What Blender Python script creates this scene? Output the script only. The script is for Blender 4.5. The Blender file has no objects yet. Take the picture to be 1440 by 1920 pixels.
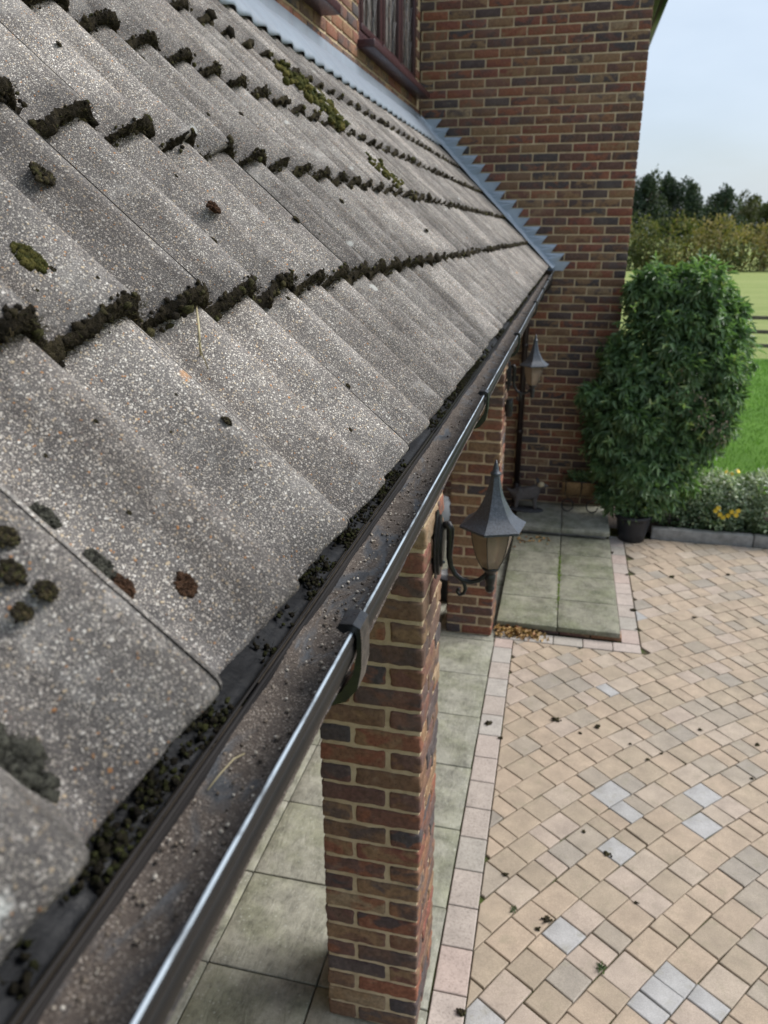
import bpy, bmesh, math, random
import numpy as np
from mathutils import Vector, Matrix, noise as mnoise

rad = math.radians
SC = bpy.context.scene
COL = SC.collection

# ------------------------------------------------------------------ camera
CAM = Vector((0.0, 0.0, 2.75))
PITCH, YAW = math.atan(519 / 1430.0), math.atan(355 / 1521.0)
FW = Vector((-math.sin(YAW) * math.cos(PITCH), math.cos(YAW) * math.cos(PITCH), -math.sin(PITCH)))
RT = Vector((math.cos(YAW), math.sin(YAW), 0))
UP = RT.cross(FW)
cd = bpy.data.cameras.new("camera")
cam = bpy.data.objects.new("camera", cd)
COL.objects.link(cam)
cam.matrix_world = Matrix(((RT.x, UP.x, -FW.x, CAM.x), (RT.y, UP.y, -FW.y, CAM.y), (RT.z, UP.z, -FW.z, CAM.z), (0, 0, 0, 1)))
cd.sensor_fit = 'VERTICAL'
cd.sensor_height = 36.0
cd.sensor_width = 27.0
cd.lens = 36.0 * 1430 / 1920
cd.clip_start = 0.02
cd.clip_end = 2000
cd.dof.use_dof = True
cd.dof.focus_distance = 1.05
cd.dof.aperture_fstop = 8.0
SC.camera = cam

# ------------------------------------------------------------------ sky, sun, exposure
SUN_EL, SUN_AZ = rad(45), rad(68)          # azimuth measured from +Y towards +X
W = bpy.data.worlds.new("World")
SC.world = W
W.use_nodes = True
nt = W.node_tree
nt.nodes.clear()
wo = nt.nodes.new('ShaderNodeOutputWorld')
bg = nt.nodes.new('ShaderNodeBackground')
sky = nt.nodes.new('ShaderNodeTexSky')
sky.sky_type = 'NISHITA'
sky.sun_disc = False
sky.sun_elevation = SUN_EL
sky.sun_rotation = SUN_AZ
sky.air_density = 1.0
sky.dust_density = 2.5
sky.ozone_density = 1.2
tc = nt.nodes.new('ShaderNodeTexCoord')
mp = nt.nodes.new('ShaderNodeMapping')
mp.inputs['Scale'].default_value = (1.0, 1.0, 2.6)
nz = nt.nodes.new('ShaderNodeTexNoise')
nz.inputs['Scale'].default_value = 2.2
nz.inputs['Detail'].default_value = 5
nz.inputs['Roughness'].default_value = 0.5
cr = nt.nodes.new('ShaderNodeValToRGB')
cr.color_ramp.elements[0].position = 0.36
cr.color_ramp.elements[0].color = (0.45, 0.45, 0.45, 1)
cr.color_ramp.elements[1].position = 0.66
cr.color_ramp.elements[1].color = (0.92, 0.92, 0.92, 1)
mx = nt.nodes.new('ShaderNodeMix')
mx.data_type = 'RGBA'
mx.inputs[7].default_value = (5.7, 6.6, 7.7, 1)   # thin high cloud
nt.links.new(tc.outputs['Generated'], mp.inputs['Vector'])
nt.links.new(mp.outputs['Vector'], nz.inputs['Vector'])
nt.links.new(nz.outputs['Fac'], cr.inputs['Fac'])
nt.links.new(cr.outputs['Color'], mx.inputs[0])
nt.links.new(sky.outputs['Color'], mx.inputs[6])
nt.links.new(mx.outputs[2], bg.inputs['Color'])
bg.inputs['Strength'].default_value = 0.08
nt.links.new(bg.outputs['Background'], wo.inputs['Surface'])

sl = bpy.data.lights.new("sun", 'SUN')
sl.energy = 2.5
sl.angle = rad(36)
sl.color = (1.0, 0.965, 0.925)
so = bpy.data.objects.new("sun", sl)
COL.objects.link(so)
sd = Vector((math.sin(SUN_AZ) * math.cos(SUN_EL), math.cos(SUN_AZ) * math.cos(SUN_EL), math.sin(SUN_EL)))
so.rotation_euler = sd.to_track_quat('Z', 'Y').to_euler()
so.location = (5, -5, 12)

SC.view_settings.view_transform = 'Standard'
SC.view_settings.look = 'None'
SC.view_settings.gamma = 1
SC.view_settings.exposure = 0.77
SC.view_settings.use_curve_mapping = False
SC.render.engine = 'CYCLES'
SC.cycles.use_denoising = True
SC.cycles.max_bounces = 6
SC.cycles.transparent_max_bounces = 12

# ------------------------------------------------------------------ helpers
rng = np.random.default_rng(11)
random.seed(11)


def rel(x, y, z):
    """point given relative to the camera"""
    return Vector((x, y, z + 2.75))


def proj(p):
    d = Vector(p) - CAM
    z = d.dot(FW)
    if z <= 0.01:
        return None
    return 720 + 1430 * d.dot(RT) / z, 960 - 1430 * d.dot(UP) / z, z


def ray(px, py):
    return (FW * 1430 + RT * (px - 720) + UP * (960 - py)).normalized()


def on_ground(px, py, z=0.0):
    d = ray(px, py)
    return CAM + d * ((z - CAM.z) / d.z)


def link(name, me, mat=None, parent=None, loc=None, rnd=None):
    o = bpy.data.objects.new(name, me)
    COL.objects.link(o)
    if mat is not None and me is not None and len(me.materials) == 0:
        me.materials.append(mat)
    if parent is not None:
        o.parent = parent
    if loc is not None:
        o.location = loc
    if rnd is not None:
        o["rnd"] = float(rnd)
    return o


def tag(o, label=None, cat=None, group=None, kind=None):
    if label:
        o["label"] = label
    if cat:
        o["category"] = cat
    if group:
        o["group"] = group
    if kind:
        o["kind"] = kind
    return o


def empty(name, loc=(0, 0, 0)):
    o = bpy.data.objects.new(name, None)
    COL.objects.link(o)
    o.location = loc
    o.empty_display_size = 0.05
    return o


def mesh(name, verts, faces, smooth=True):
    me = bpy.data.meshes.new(name)
    me.from_pydata([tuple(v) for v in verts], [], faces)
    if smooth:
        me.polygons.foreach_set('use_smooth', [True] * len(me.polygons))
    me.update()
    return me


def np_mesh(name, V, F, rnd=None, smooth=True):
    """V (n,3) array; F (m,k) int array of equal-sized faces"""
    V = np.asarray(V, np.float32)
    F = np.asarray(F, np.int32)
    me = bpy.data.meshes.new(name)
    me.vertices.add(len(V))
    me.vertices.foreach_set('co', V.ravel())
    m, k = F.shape
    me.loops.add(m * k)
    me.loops.foreach_set('vertex_index', F.ravel())
    me.polygons.add(m)
    me.polygons.foreach_set('loop_start', np.arange(0, m * k, k, dtype=np.int32))
    try:
        me.polygons.foreach_set('loop_total', np.full(m, k, np.int32))
    except Exception:
        pass
    me.polygons.foreach_set('use_smooth', np.full(m, smooth, bool))
    if rnd is not None:
        a = me.attributes.new('rnd', 'FLOAT', 'POINT')
        a.data.foreach_set('value', np.asarray(rnd, np.float32))
    me.update(calc_edges=True)
    me.validate()
    return me


class Mixed:
    """collects meshes of any face sizes into one, with a per-vertex rnd"""
    def __init__(self):
        self.v, self.f, self.r = [], [], []

    def add(self, verts, faces, rnd=0.0):
        b = len(self.v)
        self.v.extend(tuple(p) for p in verts)
        self.f.extend(tuple(i + b for i in f) for f in faces)
        self.r.extend([rnd] * len(verts))

    def build(self, name, smooth=True):
        me = mesh(name, self.v, self.f, smooth)
        a = me.attributes.new('rnd', 'FLOAT', 'POINT')
        a.data.foreach_set('value', self.r)
        return me


def rbox(L, D, H, r=0.006, n=(1, 1, 1), amp=0.0, seed=0, freq=20.0):
    """rounded box, centred; returns verts, faces"""
    def axis(s, k):
        return [-s / 2] + [-s / 2 + r + (s - 2 * r) * i / k for i in range(k + 1)] + [s / 2]
    ax = [axis(L, n[0]), axis(D, n[1]), axis(H, n[2])]
    size = (L, D, H)
    idx, V, F = {}, [], []

    def vid(p):
        key = (round(p[0], 6), round(p[1], 6), round(p[2], 6))
        if key not in idx:
            idx[key] = len(V)
            V.append(p)
        return idx[key]
    for a in range(3):
        b, c = (a + 1) % 3, (a + 2) % 3
        for s in (-1, 1):
            for i in range(len(ax[b]) - 1):
                for j in range(len(ax[c]) - 1):
                    q = []
                    for (ii, jj) in ((i, j), (i + 1, j), (i + 1, j + 1), (i, j + 1)):
                        p = [0, 0, 0]
                        p[a] = s * size[a] / 2
                        p[b] = ax[b][ii]
                        p[c] = ax[c][jj]
                        q.append(vid(tuple(p)))
                    F.append(q if s > 0 else q[::-1])
    out = []
    for p in V:
        inner = [max(-size[k] / 2 + r, min(size[k] / 2 - r, p[k])) for k in range(3)]
        d = Vector([p[k] - inner[k] for k in range(3)])
        if d.length > 1e-9:
            d = d.normalized() * r
        q = Vector(inner) + d
        if amp:
            nv = mnoise.noise_vector(q * freq + Vector((seed * 7.3, seed * 3.1, seed)))
            q = q + nv * amp
        out.append(q)
    return out, F


def box_obj(name, c, size, mat, parent=None, r=0.004, rnd=None, n=(1, 1, 1), amp=0.0, seed=0, rot=None):
    V, F = rbox(size[0], size[1], size[2], min(r, min(size) * 0.45), n, amp, seed)
    if rot is not None:
        V = [rot @ v for v in V]
    V = [v + Vector(c) for v in V]
    return link(name, mesh(name, V, F), mat, parent, None, rnd)


def tube(path, radii, seg=8, cap=True):
    """sweep a circle along a polyline; radii scalar or list"""
    path = [Vector(p) for p in path]
    n = len(path)
    if not hasattr(radii, '__len__'):
        radii = [radii] * n
    V, F = [], []
    up = Vector((0, 0, 1))
    t0 = (path[1] - path[0]).normalized()
    if abs(t0.dot(up)) > 0.9:
        up = Vector((0, 1, 0))
    a = t0.cross(up).normalized()
    for i, p in enumerate(path):
        t = (path[min(i + 1, n - 1)] - path[max(i - 1, 0)]).normalized()
        a = (a - t * a.dot(t)).normalized()
        b = t.cross(a)
        for k in range(seg):
            th = 2 * math.pi * k / seg
            V.append(p + (a * math.cos(th) + b * math.sin(th)) * radii[i])
    for i in range(n - 1):
        for k in range(seg):
            k2 = (k + 1) % seg
            F.append((i * seg + k, i * seg + k2, (i + 1) * seg + k2, (i + 1) * seg + k))
    if cap:
        F.append(tuple(range(seg))[::-1])
        F.append(tuple((n - 1) * seg + k for k in range(seg)))
    return V, F


def lathe(prof, seg=24, center=(0, 0, 0), close_top=False, close_bot=False, phase=0.0):
    V, F = [], []
    c = Vector(center)
    for (r, z) in prof:
        for k in range(seg):
            th = 2 * math.pi * (k + phase) / seg
            V.append(c + Vector((r * math.cos(th), r * math.sin(th), z)))
    for i in range(len(prof) - 1):
        for k in range(seg):
            k2 = (k + 1) % seg
            F.append((i * seg + k, i * seg + k2, (i + 1) * seg + k2, (i + 1) * seg + k))
    if close_bot:
        F.append(tuple(range(seg))[::-1])
    if close_top:
        F.append(tuple((len(prof) - 1) * seg + k for k in range(seg)))
    return V, F


def facets(prof, seg, center, phase):
    """hexagonal lathe whose sides do not share vertices: smooth down each side, sharp at the arrises"""
    V, F = [], []
    c = Vector(center)
    for k_ in range(seg):
        b = len(V)
        for (r, z) in prof:
            for kk in (k_, k_ + 1):
                th = 2 * math.pi * (kk + phase) / seg
                V.append(c + Vector((r * math.cos(th), r * math.sin(th), z)))
        for i in range(len(prof) - 1):
            F.append((b + 2 * i, b + 2 * i + 1, b + 2 * i + 3, b + 2 * i + 2))
    return V, F


def sweep_profile(prof_xz, y0, y1, ny=2, wob=0.0):
    """open profile (x, z) swept along Y"""
    V, F = [], []
    m = len(prof_xz)
    for j in range(ny):
        y = y0 + (y1 - y0) * j / (ny - 1)
        dx = wob * mnoise.noise(Vector((y * 1.7, 3.1, 0)))
        dz = wob * mnoise.noise(Vector((y * 1.3, 9.1, 0)))
        for (x, z) in prof_xz:
            V.append((x + dx, y, z + dz))
    for j in range(ny - 1):
        for i in range(m - 1):
            F.append((j * m + i, j * m + i + 1, (j + 1) * m + i + 1, (j + 1) * m + i))
    return V, F


def ico(sub):
    bm = bmesh.new()
    bmesh.ops.create_icosphere(bm, subdivisions=sub, radius=1.0)
    V = np.array([v.co[:] for v in bm.verts])
    F = np.array([[v.index for v in f.verts] for f in bm.faces])
    bm.free()
    return V, F


ICO = {s: ico(s) for s in (1, 2, 3)}


def blobs(centers, radii, sub=1, rough=0.25, squash=None, frame=None):
    """many crusty blobs as one (V, F, rnd)"""
    bv, bf = ICO[sub]
    n = len(centers)
    centers = np.asarray(centers)
    radii = np.asarray(radii)
    if radii.ndim == 1:
        radii = np.repeat(radii[:, None], 3, 1)
    k = 1 + rough * rng.normal(0, 0.6, (n, len(bv), 1))
    V = bv[None] * k
    ang = rng.uniform(0, 6.28, n)
    ca, sa = np.cos(ang)[:, None], np.sin(ang)[:, None]
    x, y = V[..., 0] * ca - V[..., 1] * sa, V[..., 0] * sa + V[..., 1] * ca
    V = np.stack([x, y, V[..., 2]], -1) * radii[:, None, :]
    if frame is not None:
        V = V @ np.asarray(frame)          # rows: local axes in world
    V = V + centers[:, None]
    F = bf[None] + (np.arange(n) * len(bv))[:, None, None]
    r = np.repeat(rng.uniform(0, 1, n), len(bv))
    return V.reshape(-1, 3), F.reshape(-1, 3), r


def leaves(C, D, N, L, Wd, fold=0.25, droop=0.15):
    """leaf soup: two quads a leaf, folded on the midrib. returns V, F, rnd"""
    n = len(C)
    D = D / np.linalg.norm(D, axis=1, keepdims=True)
    S = np.cross(D, N)
    S /= np.linalg.norm(S, axis=1, keepdims=True) + 1e-9
    N = np.cross(S, D)
    L = np.asarray(L)[:, None]
    Wd = np.asarray(Wd)[:, None]
    base = C
    tip = C + D * L - N * L * droop
    r1 = C + D * L * 0.3 + S * Wd * 0.5 + N * Wd * fold
    r2 = C + D * L * 0.68 + S * Wd * 0.36 + N * (Wd * fold - L * droop * 0.4)
    l1 = C + D * L * 0.3 - S * Wd * 0.5 + N * Wd * fold
    l2 = C + D * L * 0.68 - S * Wd * 0.36 + N * (Wd * fold - L * droop * 0.4)
    V = np.stack([base, r1, r2, tip, l2, l1], 1).reshape(-1, 3)
    o = (np.arange(n) * 6)[:, None]
    F = np.concatenate([o + np.array([[0, 1, 2, 3]]), o + np.array([[0, 3, 4, 5]])], 0)
    return V, F, np.repeat(rng.uniform(0, 1, n), 6)


def unit(n):
    v = rng.normal(size=(n, 3))
    return v / np.linalg.norm(v, axis=1, keepdims=True)


# ------------------------------------------------------------------ materials
class M:
    def __init__(self, name, rough=0.7, spec=0.5):
        self.m = bpy.data.materials.new(name)
        self.m.use_nodes = True
        self.t = self.m.node_tree
        self.t.nodes.clear()
        self.out = self.t.nodes.new('ShaderNodeOutputMaterial')
        self.p = self.t.nodes.new('ShaderNodeBsdfPrincipled')
        self.p.inputs['Roughness'].default_value = rough
        self.p.inputs['Specular IOR Level'].default_value = spec
        self.t.links.new(self.p.outputs[0], self.out.inputs[0])

    def n(self, typ, **kw):
        nd = self.t.nodes.new('ShaderNode' + typ)
        for k, v in kw.items():
            setattr(nd, k, v)
        return nd

    def set(self, sock, val):
        if hasattr(val, 'links') or isinstance(val, bpy.types.NodeSocket):
            self.t.links.new(val, sock)
        else:
            sock.default_value = val

    def rnd(self):
        a = self.n('Attribute', attribute_type='OBJECT', attribute_name='rnd')
        b = self.n('Attribute', attribute_type='GEOMETRY', attribute_name='rnd')
        return self.math('ADD', a.outputs['Fac'], b.outputs['Fac'])

    def math(self, op, a, b=0.0, clamp=False):
        nd = self.n('Math', operation=op, use_clamp=clamp)
        self.set(nd.inputs[0], a)
        self.set(nd.inputs[1], b)
        return nd.outputs[0]

    def obj(self, offset=None):
        tcn = self.n('TexCoord')
        v = tcn.outputs['Object']
        if offset is not None:
            c = self.n('CombineXYZ')
            self.set(c.inputs[0], self.math('MULTIPLY', offset, 37.0))
            self.set(c.inputs[1], self.math('MULTIPLY', offset, 17.0))
            self.set(c.inputs[2], self.math('MULTIPLY', offset, 71.0))
            ad = self.n('VectorMath', operation='ADD')
            self.t.links.new(v, ad.inputs[0])
            self.t.links.new(c.outputs[0], ad.inputs[1])
            v = ad.outputs[0]
        return v

    def scalev(self, vec, s):
        mpn = self.n('Mapping')
        mpn.inputs['Scale'].default_value = s
        self.t.links.new(vec, mpn.inputs[0])
        return mpn.outputs[0]

    def noise(self, vec, scale, detail=4, rough=0.55, dist=0.0):
        nd = self.n('TexNoise')
        self.t.links.new(vec, nd.inputs['Vector'])
        nd.inputs['Scale'].default_value = scale
        nd.inputs['Detail'].default_value = detail
        nd.inputs['Roughness'].default_value = rough
        nd.inputs['Distortion'].default_value = dist
        return nd.outputs['Fac']

    def voronoi(self, vec, scale, feature='F1'):
        nd = self.n('TexVoronoi', feature=feature)
        self.t.links.new(vec, nd.inputs['Vector'])
        nd.inputs['Scale'].default_value = scale
        return nd

    def ramp(self, fac, stops, interp='LINEAR'):
        nd = self.n('ValToRGB')
        e = nd.color_ramp
        e.interpolation = interp
        while len(e.elements) > 1:
            e.elements.remove(e.elements[-1])
        e.elements[0].position = stops[0][0]
        c = stops[0][1]
        e.elements[0].color = (*c, 1) if hasattr(c, '__len__') else (c, c, c, 1)
        for pos, c in stops[1:]:
            q = e.elements.new(pos)
            q.color = (*c, 1) if hasattr(c, '__len__') else (c, c, c, 1)
        self.set(nd.inputs[0], fac)
        return nd.outputs[0]

    def mix(self, f, a, b, mode='MIX'):
        nd = self.n('Mix', data_type='RGBA', blend_type=mode)
        self.set(nd.inputs[0], f)
        for s, v in ((nd.inputs[6], a), (nd.inputs[7], b)):
            if isinstance(v, tuple) and len(v) == 3:
                v = (*v, 1)
            self.set(s, v)
        return nd.outputs[2]

    def sep(self, col):
        nd = self.n('SeparateColor')
        self.t.links.new(col, nd.inputs[0])
        return nd.outputs

    def color(self, c):
        if isinstance(c, tuple) and len(c) == 3:
            c = (*c, 1)
        self.set(self.p.inputs['Base Color'], c)

    def roughness(self, r):
        self.set(self.p.inputs['Roughness'], r)

    def bump(self, h, strength=0.5, dist=0.002, prev=None):
        nd = self.n('Bump')
        nd.inputs['Strength'].default_value = strength
        nd.inputs['Distance'].default_value = dist
        self.t.links.new(h, nd.inputs['Height'])
        if prev is not None:
            self.t.links.new(prev, nd.inputs['Normal'])
        self.t.links.new(nd.outputs[0], self.p.inputs['Normal'])
        return nd.outputs[0]


def mat_tile():
    k = M('concrete_tile', 0.85, 0.35)
    r = k.rnd()
    v = k.obj(r)
    big = k.noise(v, 5.0, 4, 0.6)
    mid = k.noise(v, 26.0, 4, 0.65)
    base = k.mix(mid, (0.075, 0.070, 0.068), (0.20, 0.187, 0.176))
    # warped lookups so that the stones are not all round
    wn = k.n('TexNoise')
    k.t.links.new(v, wn.inputs['Vector'])
    wn.inputs['Scale'].default_value = 420
    wn.inputs['Detail'].default_value = 1
    off = k.n('VectorMath', operation='MULTIPLY_ADD')
    k.t.links.new(wn.outputs['Color'], off.inputs[0])
    off.inputs[1].default_value = (0.0022, 0.0022, 0.0022)
    k.t.links.new(v, off.inputs[2])
    w = off.outputs[0]
    col = base
    hsum = None
    for (scale, thr, pres, pal, hh) in (
            (700, (0.34, 0.55), 0.30, [(0, (0.44, 0.41, 0.37)), (0.35, (0.27, 0.25, 0.235)), (0.62, (0.50, 0.46, 0.40)), (0.86, (0.075, 0.07, 0.07))], 0.35),
            (400, (0.34, 0.47), 0.42, [(0, (0.50, 0.465, 0.42)), (0.30, (0.30, 0.275, 0.255)), (0.52, (0.60, 0.575, 0.53)), (0.72, (0.45, 0.375, 0.28)), (0.88, (0.13, 0.12, 0.115)), (0.965, (0.40, 0.22, 0.11))], 0.7),
            (215, (0.26, 0.33), 0.70, [(0, (0.54, 0.51, 0.46)), (0.30, (0.35, 0.32, 0.295)), (0.52, (0.64, 0.615, 0.57)), (0.72, (0.50, 0.41, 0.29)), (0.90, (0.20, 0.17, 0.155)), (0.965, (0.44, 0.22, 0.095))], 1.0)):
        a = k.voronoi(w, scale)
        sa = k.sep(a.outputs['Color'])
        g = k.math('MULTIPLY', k.ramp(a.outputs['Distance'], [(thr[0], 1.0), (thr[1], 0.0)]), k.math('GREATER_THAN', sa[0], pres))
        col = k.mix(g, col, k.ramp(sa[1], pal, 'CONSTANT'))
        hg = k.math('MULTIPLY', g, hh)
        hsum = hg if hsum is None else k.math('MAXIMUM', hsum, hg)
    c = col
    c = k.mix(1.0, c, k.ramp(k.math('FRACT', k.math('MULTIPLY', r, 7.77)), [(0.0, (0.83, 0.825, 0.825)), (0.35, (1.05, 1.045, 1.04)), (0.7, (1.21, 1.20, 1.19)), (1.0, (1.43, 1.415, 1.40))]), 'MULTIPLY')
    run = k.noise(k.scalev(v, (26, 2.4, 1)), 1.0, 5, 0.65, 0.4)
    c = k.mix(k.math('MULTIPLY', k.ramp(run, [(0.46, 0.0), (0.66, 1.0)]), 0.75), c, k.mix(1.0, c, (0.50, 0.475, 0.46), 'MULTIPLY'))
    grime = k.ramp(big, [(0.40, 0.0), (0.66, 1.0)])
    c = k.mix(k.math('MULTIPLY', grime, 0.55), c, k.mix(1.0, c, (0.50, 0.48, 0.48), 'MULTIPLY'))
    gw = k.n('NewGeometry').outputs['Position']
    wp = k.noise(gw, 3.1, 6, 0.7, 0.5)
    c = k.mix(1.0, c, k.ramp(wp, [(0.30, 0.70), (0.5, 1.0), (0.70, 1.28)]), 'MULTIPLY')
    fine = k.noise(v, 11.0, 5, 0.7)
    pale = k.ramp(fine, [(0.56, 0.0), (0.74, 1.0)])
    c = k.mix(k.math('MULTIPLY', pale, 0.45), c, (0.52, 0.50, 0.47))
    tl = k.n('SeparateXYZ')
    k.t.links.new(k.n('TexCoord').outputs['Object'], tl.inputs[0])
    rag = k.math('ADD', tl.outputs[1], k.math('MULTIPLY', k.math('SUBTRACT', k.noise(v, 16, 5, 0.7), 0.5), 0.22))
    alg = k.ramp(rag, [(0.0, 1.0), (0.065, 0.0)])
    c = k.mix(k.math('MULTIPLY', alg, 0.62), c, k.mix(1.0, c, (0.40, 0.40, 0.41), 'MULTIPLY'))
    l = k.voronoi(v, 9.0)
    sl_ = k.sep(l.outputs['Color'])
    edge = k.math('ADD', l.outputs['Distance'], k.math('MULTIPLY', k.noise(v, 90, 2), 0.16))
    lm = k.math('MULTIPLY', k.ramp(edge, [(0.13, 1.0), (0.17, 0.0)]), k.math('GREATER_THAN', sl_[0], 0.52))
    c = k.mix(k.math('MULTIPLY', lm, 0.6), c, k.ramp(sl_[1], [(0, (0.55, 0.56, 0.53)), (0.85, (0.5, 0.53, 0.49)), (0.93, (0.5, 0.24, 0.08))], 'CONSTANT'))
    k.color(c)
    h = k.math('ADD', hsum, k.math('MULTIPLY', k.noise(v, 1000, 2), 0.5))
    k.bump(h, 0.9, 0.0014)
    return k.m


def mat_brick(name, warm=0.0):
    k = M(name, 0.85, 0.3)
    r = k.rnd()
    v = k.obj(r)
    f = k.math('FRACT', k.math('MULTIPLY', r, 13.71))
    f2 = k.math('FRACT', k.math('MULTIPLY', r, 91.37))
    pal = [(0.0, (0.150, 0.070, 0.050)), (0.12, (0.062, 0.048, 0.050)), (0.22, (0.230, 0.085, 0.048)), (0.33, (0.115, 0.070, 0.052)), (0.44, (0.165, 0.098, 0.058)),
           (0.54, (0.050, 0.050, 0.056)), (0.62, (0.200, 0.070, 0.048)), (0.71, (0.235, 0.145, 0.078)), (0.80, (0.120, 0.066, 0.054)), (0.88, (0.230, 0.115, 0.060)), (0.95, (0.280, 0.205, 0.125))]
    a = k.ramp(f, pal, 'CONSTANT')
    pal2 = [(0.0, (0.070, 0.056, 0.055)), (0.25, (0.180, 0.098, 0.054)), (0.42, (0.085, 0.072, 0.070)), (0.55, (0.240, 0.090, 0.046)), (0.70, (0.240, 0.155, 0.080)), (0.88, (0.12, 0.058, 0.046))]
    b = k.ramp(f2, pal2, 'CONSTANT')
    patch = k.ramp(k.noise(k.scalev(v, (1, 1, 1.6)), 11.0, 3, 0.5, 0.6), [(0.47, 0.0), (0.60, 1.0)])
    c = k.mix(k.math('MULTIPLY', patch, 0.85), a, b)
    c = k.mix(0.22, c, (0.125, 0.078, 0.064))
    mott = k.noise(v, 60, 5, 0.65)
    c = k.mix(1.0, c, k.ramp(mott, [(0.25, 0.58), (0.75, 1.42)]), 'MULTIPLY')
    # lime bloom and sandy smears
    bl = k.ramp(k.noise(v, 26, 4, 0.6), [(0.60, 0.0), (0.76, 1.0)])
    c = k.mix(k.math('MULTIPLY', bl, 0.35), c, (0.30, 0.23, 0.16))
    gw = k.n('NewGeometry').outputs['Position']
    c = k.mix(k.math('MULTIPLY', k.ramp(k.noise(gw, 2.2, 5, 0.65), [(0.52, 0.0), (0.75, 1.0)]), 0.22), c, (0.30, 0.25, 0.20))
    pits = k.voronoi(v, 160)
    ps = k.sep(pits.outputs['Color'])
    pm = k.math('MULTIPLY', k.ramp(pits.outputs['Distance'], [(0.2, 1.0), (0.32, 0.0)]), k.math('GREATER_THAN', ps[0], 0.8))
    c = k.mix(k.math('MULTIPLY', pm, 0.7), c, (0.02, 0.016, 0.016))
    k.color(c)
    h = k.math('ADD', k.noise(v, 45, 5, 0.7), k.math('MULTIPLY', k.noise(v, 260, 3), 0.5))
    h = k.math('SUBTRACT', h, pm)
    k.bump(h, 0.8, 0.0028)
    return k.m


def mat_mortar():
    k = M('mortar', 0.95, 0.2)
    v = k.obj()
    c = k.ramp(k.noise(v, 14, 5, 0.65), [(0.25, (0.32, 0.25, 0.16)), (0.5, (0.48, 0.38, 0.25)), (0.75, (0.57, 0.475, 0.33))])
    c = k.mix(k.math('MULTIPLY', k.ramp(k.noise(v, 300, 2), [(0.55, 0.0), (0.7, 1.0)]), 0.5), c, (0.20, 0.15, 0.10))
    k.color(c)
    k.bump(k.noise(v, 160, 4, 0.7), 0.8, 0.003)
    return k.m


def simple(name, col, rough=0.6, nscale=30, var=0.35, bump=0.3, bdist=0.002, spec=0.4, metallic=0.0, detail=4):
    k = M(name, rough, spec)
    r = k.rnd()
    v = k.obj(r)
    nn = k.noise(v, nscale, detail, 0.6)
    c = k.mix(1.0, col, k.ramp(nn, [(0.2, 1 - var), (0.8, 1 + var)]), 'MULTIPLY')
    k.color(c)
    k.p.inputs['Metallic'].default_value = metallic
    k.roughness(k.ramp(k.noise(v, nscale * 1.7, 3), [(0.3, max(0.05, rough - 0.12)), (0.7, min(1, rough + 0.12))]))
    if bump:
        k.bump(k.noise(v, nscale * 4, 4), bump, bdist)
    return k


def mat_paver():
    k = M('paver', 0.88, 0.3)
    r = k.rnd()
    v = k.obj(r)
    f = k.math('FRACT', k.math('MULTIPLY', r, 1.0))
    a = k.ramp(f, [(0.0, (0.42, 0.325, 0.235)), (0.18, (0.375, 0.30, 0.215)), (0.33, (0.44, 0.34, 0.245)), (0.48, (0.40, 0.315, 0.225)), (0.60, (0.355, 0.30, 0.235)),
                   (0.70, (0.44, 0.36, 0.28)), (0.82, (0.325, 0.285, 0.235)), (0.88, (0.44, 0.355, 0.285)), (0.955, (0.41, 0.405, 0.40))], 'CONSTANT')
    c = k.mix(1.0, a, k.ramp(k.noise(v, 9, 5, 0.6), [(0.25, 0.74), (0.75, 1.20)]), 'MULTIPLY')
    gw = k.n('NewGeometry').outputs['Position']
    st = k.ramp(k.noise(gw, 1.7, 6, 0.7), [(0.50, 0.0), (0.72, 1.0)])
    c = k.mix(k.math('MULTIPLY', st, 0.42), c, k.mix(1.0, c, (0.62, 0.62, 0.56), 'MULTIPLY'))
    mossy = k.ramp(k.noise(gw, 13, 5, 0.65), [(0.55, 0.0), (0.74, 1.0)])
    c = k.mix(k.math('MULTIPLY', mossy, 0.45), c, (0.23, 0.215, 0.125))
    c = k.mix(0.16, c, (0.37, 0.345, 0.32))
    sp = k.ramp(k.noise(v, 220, 3, 0.7), [(0.35, 0.80), (0.7, 1.15)])
    c = k.mix(1.0, c, sp, 'MULTIPLY')
    k.color(c)
    k.bump(k.math('ADD', k.noise(v, 60, 5, 0.7), k.math('MULTIPLY', k.noise(v, 260, 3), 0.6)), 0.6, 0.003)
    return k.m


def mat_border():
    k = M('border_paver', 0.88, 0.3)
    r = k.rnd()
    v = k.obj(r)
    a = k.ramp(r, [(0.0, (0.42, 0.36, 0.32)), (0.2, (0.39, 0.34, 0.30)), (0.4, (0.40, 0.37, 0.335)), (0.6, (0.43, 0.365, 0.325)), (0.75, (0.37, 0.34, 0.30)), (0.9, (0.42, 0.34, 0.30))], 'CONSTANT')
    c = k.mix(1.0, a, k.ramp(k.noise(v, 10, 5, 0.6), [(0.25, 0.82), (0.75, 1.15)]), 'MULTIPLY')
    sp = k.ramp(k.noise(v, 90, 4, 0.75), [(0.30, 0.6), (0.48, 1.0), (0.7, 1.1)])
    c = k.mix(1.0, c, sp, 'MULTIPLY')
    k.color(c)
    k.bump(k.noise(v, 90, 5, 0.7), 0.6, 0.003)
    return k.m


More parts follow.
